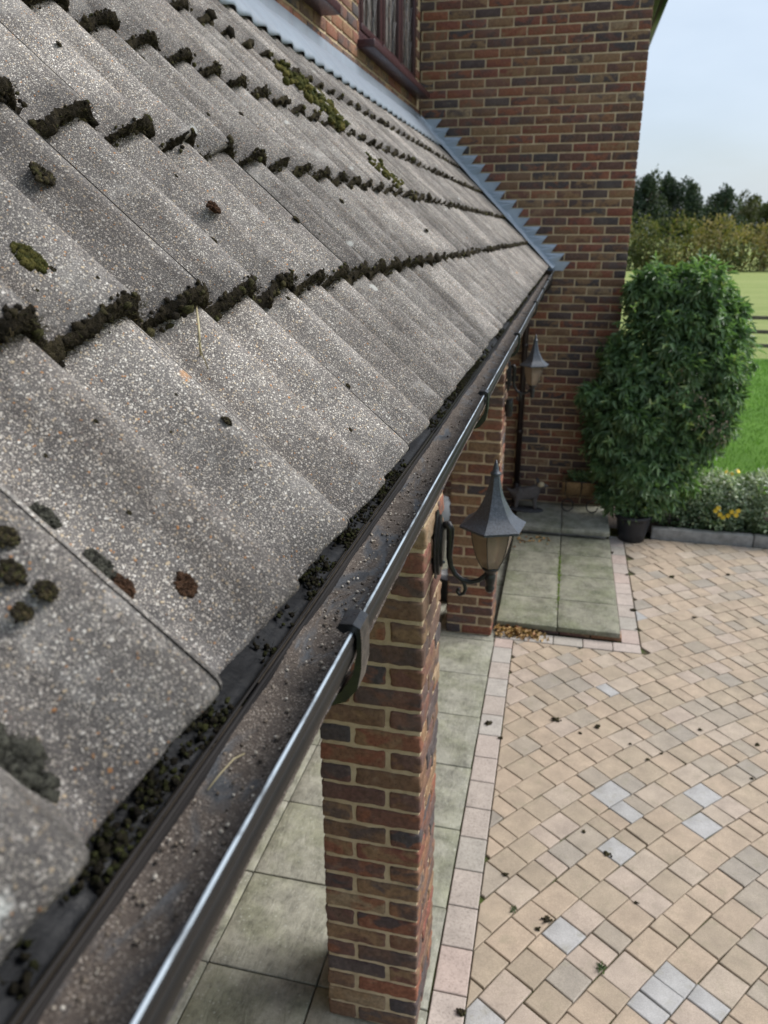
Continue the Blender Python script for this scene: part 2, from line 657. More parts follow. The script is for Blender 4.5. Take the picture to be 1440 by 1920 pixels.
def mat_slab(name, base, algae):
    k = M(name, 0.82, 0.35)
    r = k.rnd()
    v = k.obj(r)
    riv = k.noise(k.scalev(v, (3.0, 1.0, 1.0)), 7, 6, 0.62, 1.6)
    c = k.mix(k.ramp(k.noise(v, 9, 8, 0.75), [(0.36, 0.0), (0.64, 1.0)]), tuple(x * 0.55 for x in base), tuple(x * 1.32 for x in base))
    c = k.mix(k.math('MULTIPLY', k.ramp(riv, [(0.40, 0.0), (0.5, 1.0), (0.6, 0.0)]), 0.30), c, tuple(x * 1.5 for x in base))
    c = k.mix(k.ramp(k.noise(v, 3.6, 6, 0.68), [(0.44, 0.0), (0.62, 0.75)]), c, k.mix(1.0, c, tuple(min(1, a_ / b_) for a_, b_ in zip(algae, base)), 'MULTIPLY'))
    li = k.voronoi(v, 55)
    ls = k.sep(li.outputs['Color'])
    lm = k.math('MULTIPLY', k.ramp(k.math('ADD', li.outputs['Distance'], k.math('MULTIPLY', k.noise(v, 120, 2), 0.4)), [(0.36, 1.0), (0.5, 0.0)]), k.math('GREATER_THAN', ls[0], 0.72))
    c = k.mix(k.math('MULTIPLY', lm, 0.40), c, (0.44, 0.46, 0.41))
    k.color(c)
    k.bump(k.math('ADD', riv, k.math('MULTIPLY', k.noise(v, 120, 4, 0.7), 0.25)), 0.55, 0.010)
    return k.m


def mat_leaf(name, stops, rough=0.42, trans=0.3, varn=None):
    k = M(name, rough, 0.45)
    r = k.rnd()
    c = k.ramp(r, stops)
    v = k.obj()
    c = k.mix(1.0, c, k.ramp(k.noise(v, varn or 6, 3), [(0.3, 0.7), (0.7, 1.3)]), 'MULTIPLY')
    k.color(c)
    tr = k.n('BsdfTranslucent')
    k.set(tr.inputs[0], k.mix(1.0, c, (1.1, 1.35, 0.55), 'MULTIPLY'))
    ms = k.n('MixShader')
    ms.inputs[0].default_value = trans
    k.t.links.new(k.p.outputs[0], ms.inputs[1])
    k.t.links.new(tr.outputs[0], ms.inputs[2])
    k.t.links.new(ms.outputs[0], k.out.inputs[0])
    return k.m


def mat_silt():
    k = M('gutter_silt', 0.8, 0.4)
    v = k.obj()
    fl = k.noise(k.scalev(v, (1, 0.35, 1)), 24, 4, 0.6, 1.2)
    wet = k.ramp(fl, [(0.52, 0.0), (0.64, 1.0)])
    g = k.voronoi(v, 900)
    gs = k.sep(g.outputs['Color'])
    grain = k.ramp(gs[0], [(0, (0.065, 0.050, 0.040)), (0.35, (0.14, 0.112, 0.092)), (0.6, (0.23, 0.19, 0.155)), (0.82, (0.55, 0.49, 0.42)), (0.93, (0.03, 0.026, 0.024))], 'CONSTANT')
    c = k.mix(k.ramp(k.noise(v, 70, 4, 0.65), [(0.30, 0.25), (0.66, 0.95)]), grain, (0.092, 0.075, 0.064))
    mud = k.mix(k.noise(v, 40, 4), (0.030, 0.033, 0.038), (0.085, 0.085, 0.088))
    k.color(k.mix(wet, c, mud))
    k.roughness(k.ramp(wet, [(0.2, 0.85), (1.0, 0.32)]))
    h = k.math('MULTIPLY', k.math('SUBTRACT', 1.0, g.outputs['Distance']), k.math('SUBTRACT', 1.0, k.math('MULTIPLY', wet, 0.85)))
    k.bump(k.math('ADD', h, k.math('MULTIPLY', k.noise(v, 45, 5, 0.7), 1.6)), 0.8, 0.0018)
    return k.m


def mat_moss(name, stops, nscale=240):
    k = M(name, 0.95, 0.15)
    r = k.rnd()
    v = k.obj()
    c = k.ramp(r, stops)
    c = k.mix(1.0, c, k.ramp(k.noise(v, nscale, 4, 0.75), [(0.3, 0.35), (0.72, 1.9)]), 'MULTIPLY')
    k.color(c)
    k.bump(k.noise(v, nscale * 2, 4, 0.8), 1.0, 0.006)
    return k.m


TILE = mat_tile()
BRICK = mat_brick('stock_brick')
MORTAR = mat_mortar()
PAVER = mat_paver()
BORDER = mat_border()
SLAB = mat_slab('patio_slab', (0.27, 0.265, 0.22), (0.19, 0.195, 0.135))
STEPSLAB = mat_slab('step_slab', (0.20, 0.195, 0.15), (0.13, 0.14, 0.085))
SILT = mat_silt()
MOSSD = mat_moss('dark_moss', [(0, (0.017, 0.014, 0.010)), (0.4, (0.038, 0.031, 0.020)), (0.62, (0.058, 0.048, 0.026)), (0.8, (0.070, 0.070, 0.028)), (1, (0.11, 0.082, 0.045))])
MOSSG = mat_moss('green_moss', [(0, (0.030, 0.036, 0.010)), (0.5, (0.075, 0.075, 0.020)), (1, (0.12, 0.105, 0.030))])
MOSSB = mat_moss('brown_moss', [(0, (0.05, 0.028, 0.018)), (1, (0.11, 0.06, 0.035))])
MOSSGREY = mat_moss('grey_moss', [(0, (0.05, 0.05, 0.042)), (1, (0.10, 0.10, 0.080))])

k = M('black_plastic', 0.34, 0.5)
v = k.obj()
dust = k.ramp(k.noise(k.scalev(v, (1, 0.12, 1)), 26, 5, 0.65), [(0.35, 0.0), (0.72, 1.0)])
k.color(k.mix(dust, (0.009, 0.009, 0.010), (0.030, 0.026, 0.024)))
k.roughness(k.ramp(dust, [(0, 0.45), (1, 0.75)]))
k.p.inputs['Specular IOR Level'].default_value = 0.16
k.bump(k.noise(v, 220, 3), 0.15, 0.001)
PLASTIC = k.m
k = M('worn_sheen_plastic', 0.3, 0.5)  # worn plastic edge, with the sky's sheen painted into its pale blue colour
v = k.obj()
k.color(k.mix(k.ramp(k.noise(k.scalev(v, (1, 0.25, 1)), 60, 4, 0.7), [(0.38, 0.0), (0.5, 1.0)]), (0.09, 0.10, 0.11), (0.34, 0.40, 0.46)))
WORN_SHEEN = k.m
CLIP = simple('bracket_plastic', (0.008, 0.009, 0.011), 0.34, 60, 0.4, 0.15, 0.001, 0.5).m
LEAD = None
k = M('lead_sheet', 0.42, 0.5)
v = k.obj()
wv = k.noise(v, 7, 5, 0.6)
c = k.mix(wv, (0.24, 0.29, 0.355), (0.40, 0.47, 0.56))
st = k.ramp(k.noise(k.scalev(v, (2, 5, 0.6)), 9, 5, 0.7), [(0.58, 0.0), (0.75, 1.0)])
c = k.mix(k.math('MULTIPLY', st, 0.5), c, (0.26, 0.22, 0.24))
k.color(c)
k.p.inputs['Metallic'].default_value = 0.15
k.bump(k.noise(v, 14, 4), 0.5, 0.012)
LEAD = k.m
k = M('dimmed_lead_sheet', 0.5, 0.45)  # same lead, colour darkened for the apron to offset bright skylight on it
v = k.obj()
c = k.mix(k.noise(v, 6, 5, 0.65), (0.135, 0.165, 0.205), (0.235, 0.28, 0.335))
st = k.ramp(k.noise(k.scalev(v, (1, 9, 1)), 5, 5, 0.7), [(0.52, 0.0), (0.72, 1.0)])
k.color(k.mix(k.math('MULTIPLY', st, 0.55), c, (0.19, 0.16, 0.165)))
k.bump(k.noise(v, 12, 4), 0.6, 0.014)
DIMLEAD = k.m
k = M('lantern_metal', 0.38, 0.5)
v = k.obj()
c = k.mix(k.ramp(k.noise(v, 180, 4, 0.7), [(0.4, 0.0), (0.7, 1.0)]), (0.020, 0.026, 0.036), (0.060, 0.074, 0.098))
k.color(c)
k.roughness(k.ramp(k.noise(v, 90, 4, 0.7), [(0.35, 0.30), (0.7, 0.58)]))
k.bump(k.noise(v, 350, 3), 0.35, 0.0012)
IRON = k.m
BLACKIRON = simple('black_iron', (0.014, 0.015, 0.017), 0.36, 90, 0.5, 0.4, 0.001).m
k = M('smoked_glass', 0.08, 0.7)
v = k.obj()
k.color(k.mix(k.noise(v, 30, 3), (0.26, 0.205, 0.155), (0.38, 0.315, 0.255)))
tb = k.n('BsdfTransparent')
tb.inputs[0].default_value = (0.62, 0.52, 0.42, 1)
ms = k.n('MixShader')
ms.inputs[0].default_value = 0.48
k.t.links.new(k.p.outputs[0], ms.inputs[1])
k.t.links.new(tb.outputs[0], ms.inputs[2])
k.t.links.new(ms.outputs[0], k.out.inputs[0])
SMOKE = k.m
FRAME = simple('maroon_frame', (0.042, 0.017, 0.021), 0.35, 40, 0.3, 0.1, 0.001).m
k = M('window_glass', 0.06, 0.6)
v = k.obj()
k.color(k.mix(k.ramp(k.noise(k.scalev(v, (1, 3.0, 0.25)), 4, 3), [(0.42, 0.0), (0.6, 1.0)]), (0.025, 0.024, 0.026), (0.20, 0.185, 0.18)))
GLASS = k.m
LEADCAME = simple('lead_came', (0.10, 0.10, 0.105), 0.5, 60, 0.2, 0.1).m
WHITE = simple('white_board', (0.62, 0.61, 0.58), 0.5, 12, 0.12, 0.1).m
TIMBER = simple('weathered_timber', (0.13, 0.105, 0.085), 0.85, 9, 0.4, 0.4).m
DARKPIPE = simple('dark_pipe', (0.020, 0.013, 0.012), 0.4, 30, 0.4, 0.1).m
POT = simple('black_pot', (0.020, 0.022, 0.027), 0.45, 20, 0.35, 0.15).m
COIR = simple('coir_liner', (0.30, 0.195, 0.095), 0.95, 60, 0.55, 1.0, 0.01).m
KERB = simple('concrete_kerb', (0.27, 0.265, 0.25), 0.92, 11, 0.45, 0.7, 0.006).m
SOIL = simple('soil', (0.050, 0.036, 0.026), 0.95, 30, 0.5, 1.0, 0.02).m
FELT = simple('roofing_felt', (0.009, 0.010, 0.012), 0.6, 18, 0.6, 0.6, 0.004, 0.2).m
STONEW = simple('weathered_stone', (0.10, 0.09, 0.088), 0.8, 40, 0.45, 0.6, 0.006).m
STONED = simple('dark_cast_stone', (0.055, 0.055, 0.060), 0.7, 40, 0.5, 0.6, 0.006).m
CREAMP = simple('cream_paint', (0.45, 0.38, 0.25), 0.6, 40, 0.3, 0.3).m
WHITEPL = simple('white_plastic', (0.72, 0.72, 0.70), 0.35, 10, 0.1, 0.0).m
DRYLEAF = mat_leaf('dry_leaf', [(0, (0.30, 0.17, 0.06)), (0.4, (0.42, 0.27, 0.11)), (0.75, (0.50, 0.34, 0.16)), (1, (0.28, 0.11, 0.04))], 0.6, 0.15)
STRAW = simple('dry_straw', (0.38, 0.33, 0.20), 0.7, 60, 0.3, 0.2).m
BARK = simple('bark', (0.060, 0.045, 0.032), 0.95, 25, 0.45, 1.0, 0.01).m
YELLOW = simple('yellow_petal', (0.75, 0.52, 0.04), 0.5, 40, 0.2, 0.0).m
CLIMB = mat_leaf('climber_leaf', [(0, (0.055, 0.098, 0.045)), (0.3, (0.115, 0.195, 0.090)), (0.65, (0.17, 0.270, 0.130)), (0.9, (0.24, 0.34, 0.165)), (1, (0.31, 0.33, 0.13))], 0.30, 0.36)
VARIE = mat_leaf('variegated_leaf', [(0, (0.035, 0.060, 0.024)), (0.40, (0.075, 0.125, 0.055)), (0.55, (0.20, 0.27, 0.15)), (0.78, (0.42, 0.48, 0.34)), (1, (0.58, 0.60, 0.48))], 0.4, 0.2)
BEDGREEN = mat_leaf('bed_leaf', [(0, (0.035, 0.070, 0.022)), (1, (0.10, 0.15, 0.05))], 0.45, 0.25)

k = M('lawn', 0.9, 0.2)
v = k.obj()
c = k.ramp(k.noise(v, 1.4, 6, 0.7), [(0.3, (0.075, 0.175, 0.018)), (0.7, (0.13, 0.27, 0.032))])
k.color(c)
k.bump(k.noise(v, 70, 4, 0.8), 1.0, 0.03)
LAWN = k.m
k = M('field_grass', 0.95, 0.15)
v = k.obj()
c = k.ramp(k.noise(k.scalev(v, (0.25, 1, 1)), 0.5, 6, 0.7), [(0.3, (0.20, 0.255, 0.075)), (0.7, (0.29, 0.32, 0.12))])
k.color(c)
k.bump(k.noise(v, 20, 4, 0.8), 0.8, 0.05)
FIELD = k.m
GRASSB = mat_leaf('grass_blade', [(0, (0.070, 0.165, 0.016)), (1, (0.15, 0.30, 0.04))], 0.5, 0.3)
JOINT = M('joint_sand', 0.95, 0.2)
v = JOINT.obj()
JOINT.color(JOINT.ramp(JOINT.noise(v, 7, 6, 0.7), [(0.35, (0.10, 0.082, 0.055)), (0.5, (0.075, 0.068, 0.038)), (0.62, (0.060, 0.085, 0.022)), (0.75, (0.085, 0.12, 0.025))]))
JOINT.bump(JOINT.noise(v, 150, 4), 0.9, 0.006)
JOINT = JOINT.m


# ------------------------------------------------------------------ ground, lawn, field
def sheet(name, x0, x1, y0, y1, z, mat, nx=2, ny=2, amp=0.0, fr=0.3):
    V, F = [], []
    for j in range(ny):
        for i in range(nx):
            x = x0 + (x1 - x0) * i / (nx - 1)
            y = y0 + (y1 - y0) * j / (ny - 1)
            V.append((x, y, z + amp * mnoise.noise(Vector((x * fr, y * fr, 0)))))
    for j in range(ny - 1):
        for i in range(nx - 1):
            F.append((j * nx + i, j * nx + i + 1, (j + 1) * nx + i + 1, (j + 1) * nx + i))
    return link(name, mesh(name, V, F), mat)


g = sheet('field', -700, 900, -300, 1400, -0.075, FIELD, 3, 3)
tag(g, 'pale green grass field running to the hedge', None, None, 'structure')
lawn = sheet('lawn', 0.6, 40, 7.9, 19.9, -0.02, LAWN, 60, 30, 0.03, 0.5)
tag(lawn, 'bright mown lawn behind the flower bed', None, None, 'structure')

# grass blades over the part of the lawn that the view reaches
n = 26000
gx = rng.uniform(1.2, 9.0, n)
gy = rng.uniform(8.3, 19.6, n)
keep = gx < gy * 0.30 + 1.2
gx, gy = gx[keep], gy[keep]
n = len(gx)
C = np.stack([gx, gy, np.full(n, -0.02)], 1)
D = np.stack([rng.normal(0, 0.35, n), rng.normal(0, 0.35, n), np.ones(n)], 1)
N = unit(n)
V, F, R = leaves(C, D, N, rng.uniform(0.03, 0.075, n), np.full(n, 0.007), 0.1, 0.3)
o = link('grass', np_mesh('grass', V, F, R), GRASSB)
tag(o, 'short mown grass of the bright lawn', 'grass', None, 'stuff')

# ------------------------------------------------------------------ patio slabs
patio = sheet('patio', -1.6, -0.10, -1.5, 7.66, -0.045, JOINT)
tag(patio, 'grey green concrete slab patio under the porch', None, None, 'structure')
slab_vars = {}
ys = [-1.28 + 0.4755 * i for i in range(19)]
cols = [(-1.455, -1.208), (-1.202, -0.752), (-0.746, -0.318)]
for ci, (xa, xb) in enumerate(cols):
    for yi in range(len(ys) - 1):
        ya, yb = ys[yi] + 0.003, ys[yi + 1] - 0.003
        yb = min(yb, 7.645)
        if yb < 0.9 or yb - ya < 0.1:
            continue
        xr = xb
        if ci == 2:
            xr = -0.292 - 0.0085 * (ya + yb) / 2
            if ya > 5.0:
                xr = -0.345
        sx, sy = xr - xa, yb - ya
        key = (ci, round(sx, 3), round(sy, 3), yi % 3)
        if key not in slab_vars:
            Vv, Ff = rbox(sx, sy, 0.04, 0.004, (6, 6, 1), 0.0022, len(slab_vars), 9.0)
            slab_vars[key] = mesh('slab', Vv, Ff)
        link('slab', slab_vars[key], SLAB, patio, ((xa + xr) / 2, (ya + yb) / 2, -0.020 + random.uniform(-0.001, 0.001)), random.random())

# ------------------------------------------------------------------ driveway pavers
drive = sheet('driveway', -0.40, 6.5, -1.5, 7.24, -0.012, JOINT)
tag(drive, 'sandy block paved driveway laid in curved courses', None, None, 'structure')


def clip_poly(P, a, b, c):
    """keep a*x+b*y >= c"""
    out = []
    for i in range(len(P)):
        p, q = P[i], P[(i + 1) % len(P)]
        dp, dq = a * p[0] + b * p[1] - c, a * q[0] + b * q[1] - c
        if dp >= 0:
            out.append(p)
        if (dp >= 0) != (dq >= 0):
            t = dp / (dp - dq)
            out.append((p[0] + (q[0] - p[0]) * t, p[1] + (q[1] - p[1]) * t))
    return out


def area(P):
    return 0.5 * abs(sum(P[i][0] * P[(i + 1) % len(P)][1] - P[(i + 1) % len(P)][0] * P[i][1] for i in range(len(P))))


def inset(P, d):
    """inset a convex ccw polygon by d"""
    n_ = len(P)
    out = []
    for i in range(n_):
        p0, p1, p2 = Vector(P[i - 1]), Vector(P[i]), Vector(P[(i + 1) % n_])
        e1, e2 = (p1 - p0), (p2 - p1)
        if e1.length < 1e-6 or e2.length < 1e-6:
            return None
        e1.normalize()
        e2.normalize()
        n1, n2 = Vector((-e1.y, e1.x)), Vector((-e2.y, e2.x))
        b = n1 + n2
        if b.length < 1e-3:
            return None
        b.normalize()
        out.append(p1 + b * (d / max(0.35, b.dot(n1))))
    return out


def block(P, top, bottom, ch=0.005, tilt=(0, 0)):
    """chamfered slab over convex polygon P (ccw) about its centroid; returns centroid, verts, faces"""
    n_ = len(P)
    cx = sum(p[0] for p in P) / n_
    cy = sum(p[1] for p in P) / n_
    Q = [(p[0] - cx, p[1] - cy) for p in P]
    A = inset(Q, 0.0025)
    if A is None:
        return None
    B = inset(Q, 0.0025 + ch)
    V_ = [(p.x, p.y, bottom) for p in A] + [(p.x, p.y, top - ch * 0.8) for p in A]
    V_ += [(p.x * 0.5 + q.x * 0.5, p.y * 0.5 + q.y * 0.5, top - ch * 0.22) for p, q in zip(A, B)]
    V_ += [(p.x, p.y, top) for p in B]
    V_ = [(x, y, z + (x * tilt[0] + y * tilt[1] if z > bottom else 0)) for x, y, z in V_]
    F_ = []
    for lv in range(3):
        for i in range(n_):
            j = (i + 1) % n_
            F_.append((lv * n_ + i, lv * n_ + j, (lv + 1) * n_ + j, (lv + 1) * n_ + i))
    F_.append(tuple(3 * n_ + i for i in range(n_)))
    return (cx, cy), V_, F_


def bord_r(y):
    return -0.150 - 0.0095 * y


def bord_l(y):
    return -0.287 - 0.0085 * y


CC = Vector((6.35, -1.9))
CW = 0.1365
pav = []
pale_px = [(1210, 1870), (1270, 1455), (1320, 1475), (1165, 1510), (1135, 1478), (1320, 1530), (978, 1468), (1188, 1720 - 900)]
pale = [on_ground(*p) for p in pale_px]
prng = random.Random(5)
for ring in range(20, 100):
    r0, r1 = ring * CW, (ring + 1) * CW
    th = rad(60) + prng.random() * 0.02
    while th < rad(200):
        ln = prng.choice([0.088, 0.098, 0.128, 0.135, 0.15, 0.168, 0.175])
        t1 = th + ln / (r0 + CW / 2)
        P = [(CC.x + r * math.cos(t), CC.y + r * math.sin(t)) for r, t in ((r0, th), (r1, th), (r1, t1), (r0, t1))]
        P = [(p[0] + prng.uniform(-.0028, .0028), p[1] + prng.uniform(-.0028, .0028)) for p in P]
        th = t1
        cxm = sum(p[0] for p in P) / 4
        cym = sum(p[1] for p in P) / 4
        if not (-0.45 < cxm < 5.2 and 0.6 < cym < 7.4):
            continue
        br = bord_r(cym)
        P = clip_poly(P, 1, 0, br)
        P = clip_poly(P, 0, -1, -7.215) if P else P
        if P and cym > 4.70 and cxm < 0.95:
            inx = [p for p in P if p[0] < 0.695 and p[1] > 4.955]
            if inx:
                if cxm > 0.66:
                    P = clip_poly(P, 1, 0, 0.695)
                elif cym < 5.05:
                    P = clip_poly(P, 0, -1, -4.955)
                else:
                    P = []
        if len(P) < 3 or area(P) < 0.0009:
            continue
        # ccw
        s = sum(P[i][0] * P[(i + 1) % len(P)][1] - P[(i + 1) % len(P)][0] * P[i][1] for i in range(len(P)))
        if s < 0:
            P = P[::-1]
        Pc = []
        for p in P:
            if not Pc or (Vector(p) - Vector(Pc[-1])).length > 0.004:
                Pc.append(p)
        if len(Pc) > 2 and (Vector(Pc[0]) - Vector(Pc[-1])).length < 0.004:
            Pc.pop()
        if len(Pc) < 3:
            continue
        b = block(Pc, 0.0 + prng.uniform(-0.0015, 0.0015), -0.03, 0.0045, (prng.uniform(-.012, .012), prng.uniform(-.012, .012)))
        if b:
            rv = prng.uniform(0, 0.953)
            for pp in pale:
                if abs(b[0][0] - pp.x) < 0.075 and abs(b[0][1] - pp.y) < 0.075 and (Vector(b[0]) - Vector(pp[:2])).length < 0.07:
                    rv = 0.98
            if prng.random() < 0.02:
                rv = 0.98
            q = proj((b[0][0], b[0][1], 0))
            vis = q is not None and -40 < q[0] < 1480 and -40 < q[1] < 1960
            score = area(Pc) / (q[2] ** 2) if vis else -1
            pav.append((score, b, rv))
pav.sort(key=lambda t: -t[0])
rest = Mixed()
for i, (score, b, rv) in enumerate(pav):
    (cx, cy), V_, F_ = b
    if i < 300 and score > 0:
        link('paver', mesh('paver', V_, F_, False), PAVER, drive, (cx, cy, 0), rv)
    else:
        rest.add([(x + cx, y + cy, z) for x, y, z in V_], F_, rv)
o = link('paver_field', rest.build('paver_field', False), PAVER, drive)
o["kind"] = 'stuff'
print('pavers', len(pav))

# border course
y = 1.1
bi = 0
while y < 4.94:
    y1 = min(y + 0.207, 4.955)
    P = [(bord_l(y), y), (bord_r(y), y), (bord_r(y1), y1), (bord_l(y1), y1)]
    b = block(P, 0.001, -0.03, 0.004)
    link('border_paver', mesh('border_paver', b[1], b[2], False), BORDER, drive, (*b[0], 0), random.random())
    y = y1
x = bord_l(5)
while x < 0.66:
    x1 = min(x + 0.207, 0.692)
    b = block([(x, 4.958), (x1, 4.958), (x1, 5.085), (x, 5.085)], 0.001, -0.03, 0.004)
    link('border_paver', mesh('border_paver', b[1], b[2], False), BORDER, drive, (*b[0], 0), random.random())
    x = x1
y = 5.088
while y < 7.2:
    y1 = min(y + 0.207, 7.22)
    b = block([(0.562, y), (0.692, y), (0.692, y1), (0.562, y1)], 0.001, -0.03, 0.004)
    link('border_paver', mesh('border_paver', b[1], b[2], False), BORDER, drive, (*b[0], 0), random.random())
    y = y1

# ------------------------------------------------------------------ steps
step = empty('paved_step', (0.1, 6.0, 0))
tag(step, 'low slab step of two columns of mossy grey slabs beside the brick wall', 'step')
xs_ = [-0.335, 0.105, 0.552]
yy = [5.085, 5.55, 6.02, 6.48, 6.95]


def child_local(o, parent):
    o.parent = parent
    o.matrix_parent_inverse = Matrix.Translation(parent.location).inverted()
    return o


for i in range(2):
    for j in range(4):
        sx, sy = xs_[i + 1] - xs_[i] - 0.006, yy[j + 1] - yy[j] - 0.006
        V_, F_ = rbox(sx, sy, 0.04, 0.005, (6, 6, 1), 0.002, i * 7 + j, 9.0)
        child_local(link('slab', mesh('slab', V_, F_), STEPSLAB, None, ((xs_[i] + xs_[i + 1]) / 2, (yy[j] + yy[j + 1]) / 2, 0.052), random.random()), step)
# riser bricks beneath
for i in range(4):
    child_local(box_obj('brick', (-0.21 + 0.222 * i, 5.150, 0.016), (0.213, 0.10, 0.031), BRICK, None, 0.003, random.random()), step)
for i in range(8):
    child_local(box_obj('brick', (0.49, 5.31 + 0.222 * i, 0.016), (0.10, 0.213, 0.031), BRICK, None, 0.003, random.random()), step)
child_local(box_obj('bedding', (0.08, 6.0, 0.0105), (0.70, 1.6, 0.037), SOIL, None, 0.002), step)

step2 = empty('rear_step', (0.17, 7.3, 0))
tag(step2, 'upper slab step against the brick wall carrying the coir planter', 'step')
for i, (xa, xb) in enumerate(((-0.335, 0.10), (0.106, 0.545))):
    V_, F_ = rbox(xb - xa, 0.745, 0.045, 0.005, (6, 6, 1), 0.002, 50 + i, 9.0)
    child_local(link('slab', mesh('slab', V_, F_), STEPSLAB if i == 9 else SLAB, None, ((xa + xb) / 2, 7.268, 0.130), random.random()), step2)
child_local(box_obj('riser', (0.105, 7.30, 0.053), (0.83, 0.66, 0.100), KERB, None, 0.003), step2)

# ------------------------------------------------------------------ bricks
B = 1.02
BL, BD, BH, CO = 0.2160, 0.1022, 0.0640, 0.0765
MOD = 0.2285
NEARV = [mesh('brick', *rbox(BL, BD, BH, 0.0075, (12, 6, 5), 0.0038, s, 34.0)) for s in range(9)]
FARV = [mesh('brick', *rbox(BL, BD, BH, 0.006, (3, 1, 1), 0.0022, s + 20, 18.0)) for s in range(6)]
HALFV = [mesh('brick', *rbox(BD, BD, BH, 0.006, (2, 1, 1), 0.0022, s + 40, 18.0)) for s in range(4)]


def pillar(x0, y0, label, seed, variants):
    """x0,y0 = near left corner, outward +x"""
    Wp = BL + BD + 0.0135
    P = empty('brick_pillar', (x0 + Wp / 2, y0 + Wp / 2, 0))
    tag(P, label, 'pillar', 'brick pillars carrying the porch roof')
    q = random.Random(seed)
    n_c = 30
    h = Wp / 2
    core = box_obj('mortar', (0, 0, n_c * CO / 2), (Wp - 0.011, Wp - 0.011, n_c * CO), MORTAR, None, 0.003, None, (6, 6, 60), 0.0022, seed)
    core.parent = P
    for c in range(n_c):
        z = CO * (c + 0.5)
        if c % 2 == 0:
            pos = [(-h + BD / 2, -h + BL / 2, 1), (-h + BD + 0.0135 + BL / 2, -h + BD / 2, 0), (h - BD / 2, h - BL / 2, 1), (-h + BL / 2, h - BD / 2, 0)]
        else:
            pos = [(-h + BL / 2, -h + BD / 2, 0), (h - BD / 2, -h + BL / 2, 1), (h - BL / 2, h - BD / 2, 0), (-h + BD / 2, h - BL / 2, 1)]
        for (bx, by, rot) in pos:
            o = link('brick', q.choice(variants), BRICK, P, (bx + q.uniform(-.0015, .0015), by + q.uniform(-.0015, .0015), z + q.uniform(-.001, .001)), q.random())
            o.rotation_euler = (q.uniform(-.006, .006), q.uniform(-.006, .006), (math.pi / 2 if rot else 0) + (math.pi if q.random() < 0.5 else 0) + q.uniform(-.005, .005))
    return P


PIL1 = pillar(-0.667, 1.949, 'brick pillar nearest the camera standing under the gutter clip', 3, NEARV)
PIL2 = pillar(-0.690, 4.965, 'farther brick pillar at the foot of the slab step', 8, NEARV)

# gable wall of the projecting wing, face at Y = 7.65
YW, XR, XI = 7.65, 0.497, -1.454
gable = empty('gable_wall', (XR, YW, 0))
tag(gable, 'tall brick end wall of the house wing facing the porch roof', 'wall')


def put(o, parent):
    o.parent = parent
    o.matrix_parent_inverse = Matrix.Translation(parent.location).inverted()
    return o


put(box_obj('mortar', ((XR + XI) / 2 - 0.0, YW + 0.007 + 2.0, 2.75), (XR - XI - 0.014, 4.0, 5.5), MORTAR, None, 0.003), gable)
q = random.Random(21)
cand = []
for c in range(int(5.46 / CO)):
    z = CO * (c + 0.5)
    if c % 2 == 0:
        xb = XR - BL / 2
        xs = [xb - i * MOD for i in range(9)]
        kinds = ['F'] * 9
    else:
        xs = [XR - BD / 2] + [XR - BD - 0.010 - BL / 2 - i * MOD for i in range(8)]
        kinds = ['H'] + ['F'] * 8
    for x, kd in zip(xs, kinds):
        if x - (BL / 2 if kd == 'F' else BD / 2) < XI - 0.1:
            continue
        p = (x, YW + BD / 2 + q.uniform(-.0012, .0012), z)
        pj = proj((x, YW, z))
        vis = pj and -20 < pj[0] < 1260 and -25 < pj[1] < 1000
        roofn = (x + 0.19) * 0.7071 + (z - 2.483) * 0.7071      # >0 above the roof slope
        if vis and x < -0.16 and roofn < 0.06:
            vis = vis and z < 2.2 and x > -1.0 and pj[0] > 850
        if vis and x > 0.20 and z < 1.5 and pj[0] > 1110:
            vis = False
        cand.append((vis, kd, p, q.random(), q.randrange(6)))
vis = [c for c in cand if c[0]]
print('gable bricks in view', len(vis))
ids = set(id(c) for c in sorted(vis, key=lambda c: -c[2][2])[:300])
rest = Mixed()
tmpl = {('F', i): ([v.co.copy() for v in FARV[i].vertices], [tuple(p.vertices) for p in FARV[i].polygons]) for i in range(6)}
tmpl.update({('H', i): ([v.co.copy() for v in HALFV[i % 4].vertices], [tuple(p.vertices) for p in HALFV[i % 4].polygons]) for i in range(6)})
for c in cand:
    _, kd, p, rv, vi = c
    if id(c) in ids:
        o = link('brick', FARV[vi] if kd == 'F' else HALFV[vi % 4], BRICK, None, p, rv)
        o.rotation_euler = (q.uniform(-.008, .008), q.uniform(-.006, .006), math.pi * (rv > 0.5) + q.uniform(-.006, .006))
        put(o, gable)
    else:
        V_, F_ = tmpl[(kd, vi)]
        rest.add([v + Vector(p) for v in V_], F_, rv)
# return face of the wing, X = XR
for c in range(int(5.46 / CO)):
    z = CO * (c + 0.5)
    y0 = YW + BD + 0.010 + BL / 2 if c % 2 == 0 else YW + BL / 2 + 0.0
    if c % 2:
        y0 = YW + BL + 0.01 + BL / 2
    for i in range(16):
        rest_p = Vector((XR - BD / 2, y0 + i * MOD, z))
        if rest_p.y > YW + 3.9:
            break
        V_, F_ = rbox(BD, BL, BH, 0.006) if (c == 0 and i == 0) else (RB_V, RB_F)
        if c == 0 and i == 0:
            RB_V, RB_F = V_, F_
        rest.add([v + rest_p for v in V_], F_, q.random())
o = link('brick_courses', rest.build('brick_courses'), BRICK, None)
o["kind"] = 'stuff'
put(o, gable)

# main house wall, face at X = XI
house = empty('house_wall', (XI, 4.0, 0))
tag(house, 'long brick house wall above the porch roof with maroon framed windows', 'wall')
WIN = [(5.52, 7.48, 3.945, 5.25), (2.70, 4.66, 3.945, 5.25)]
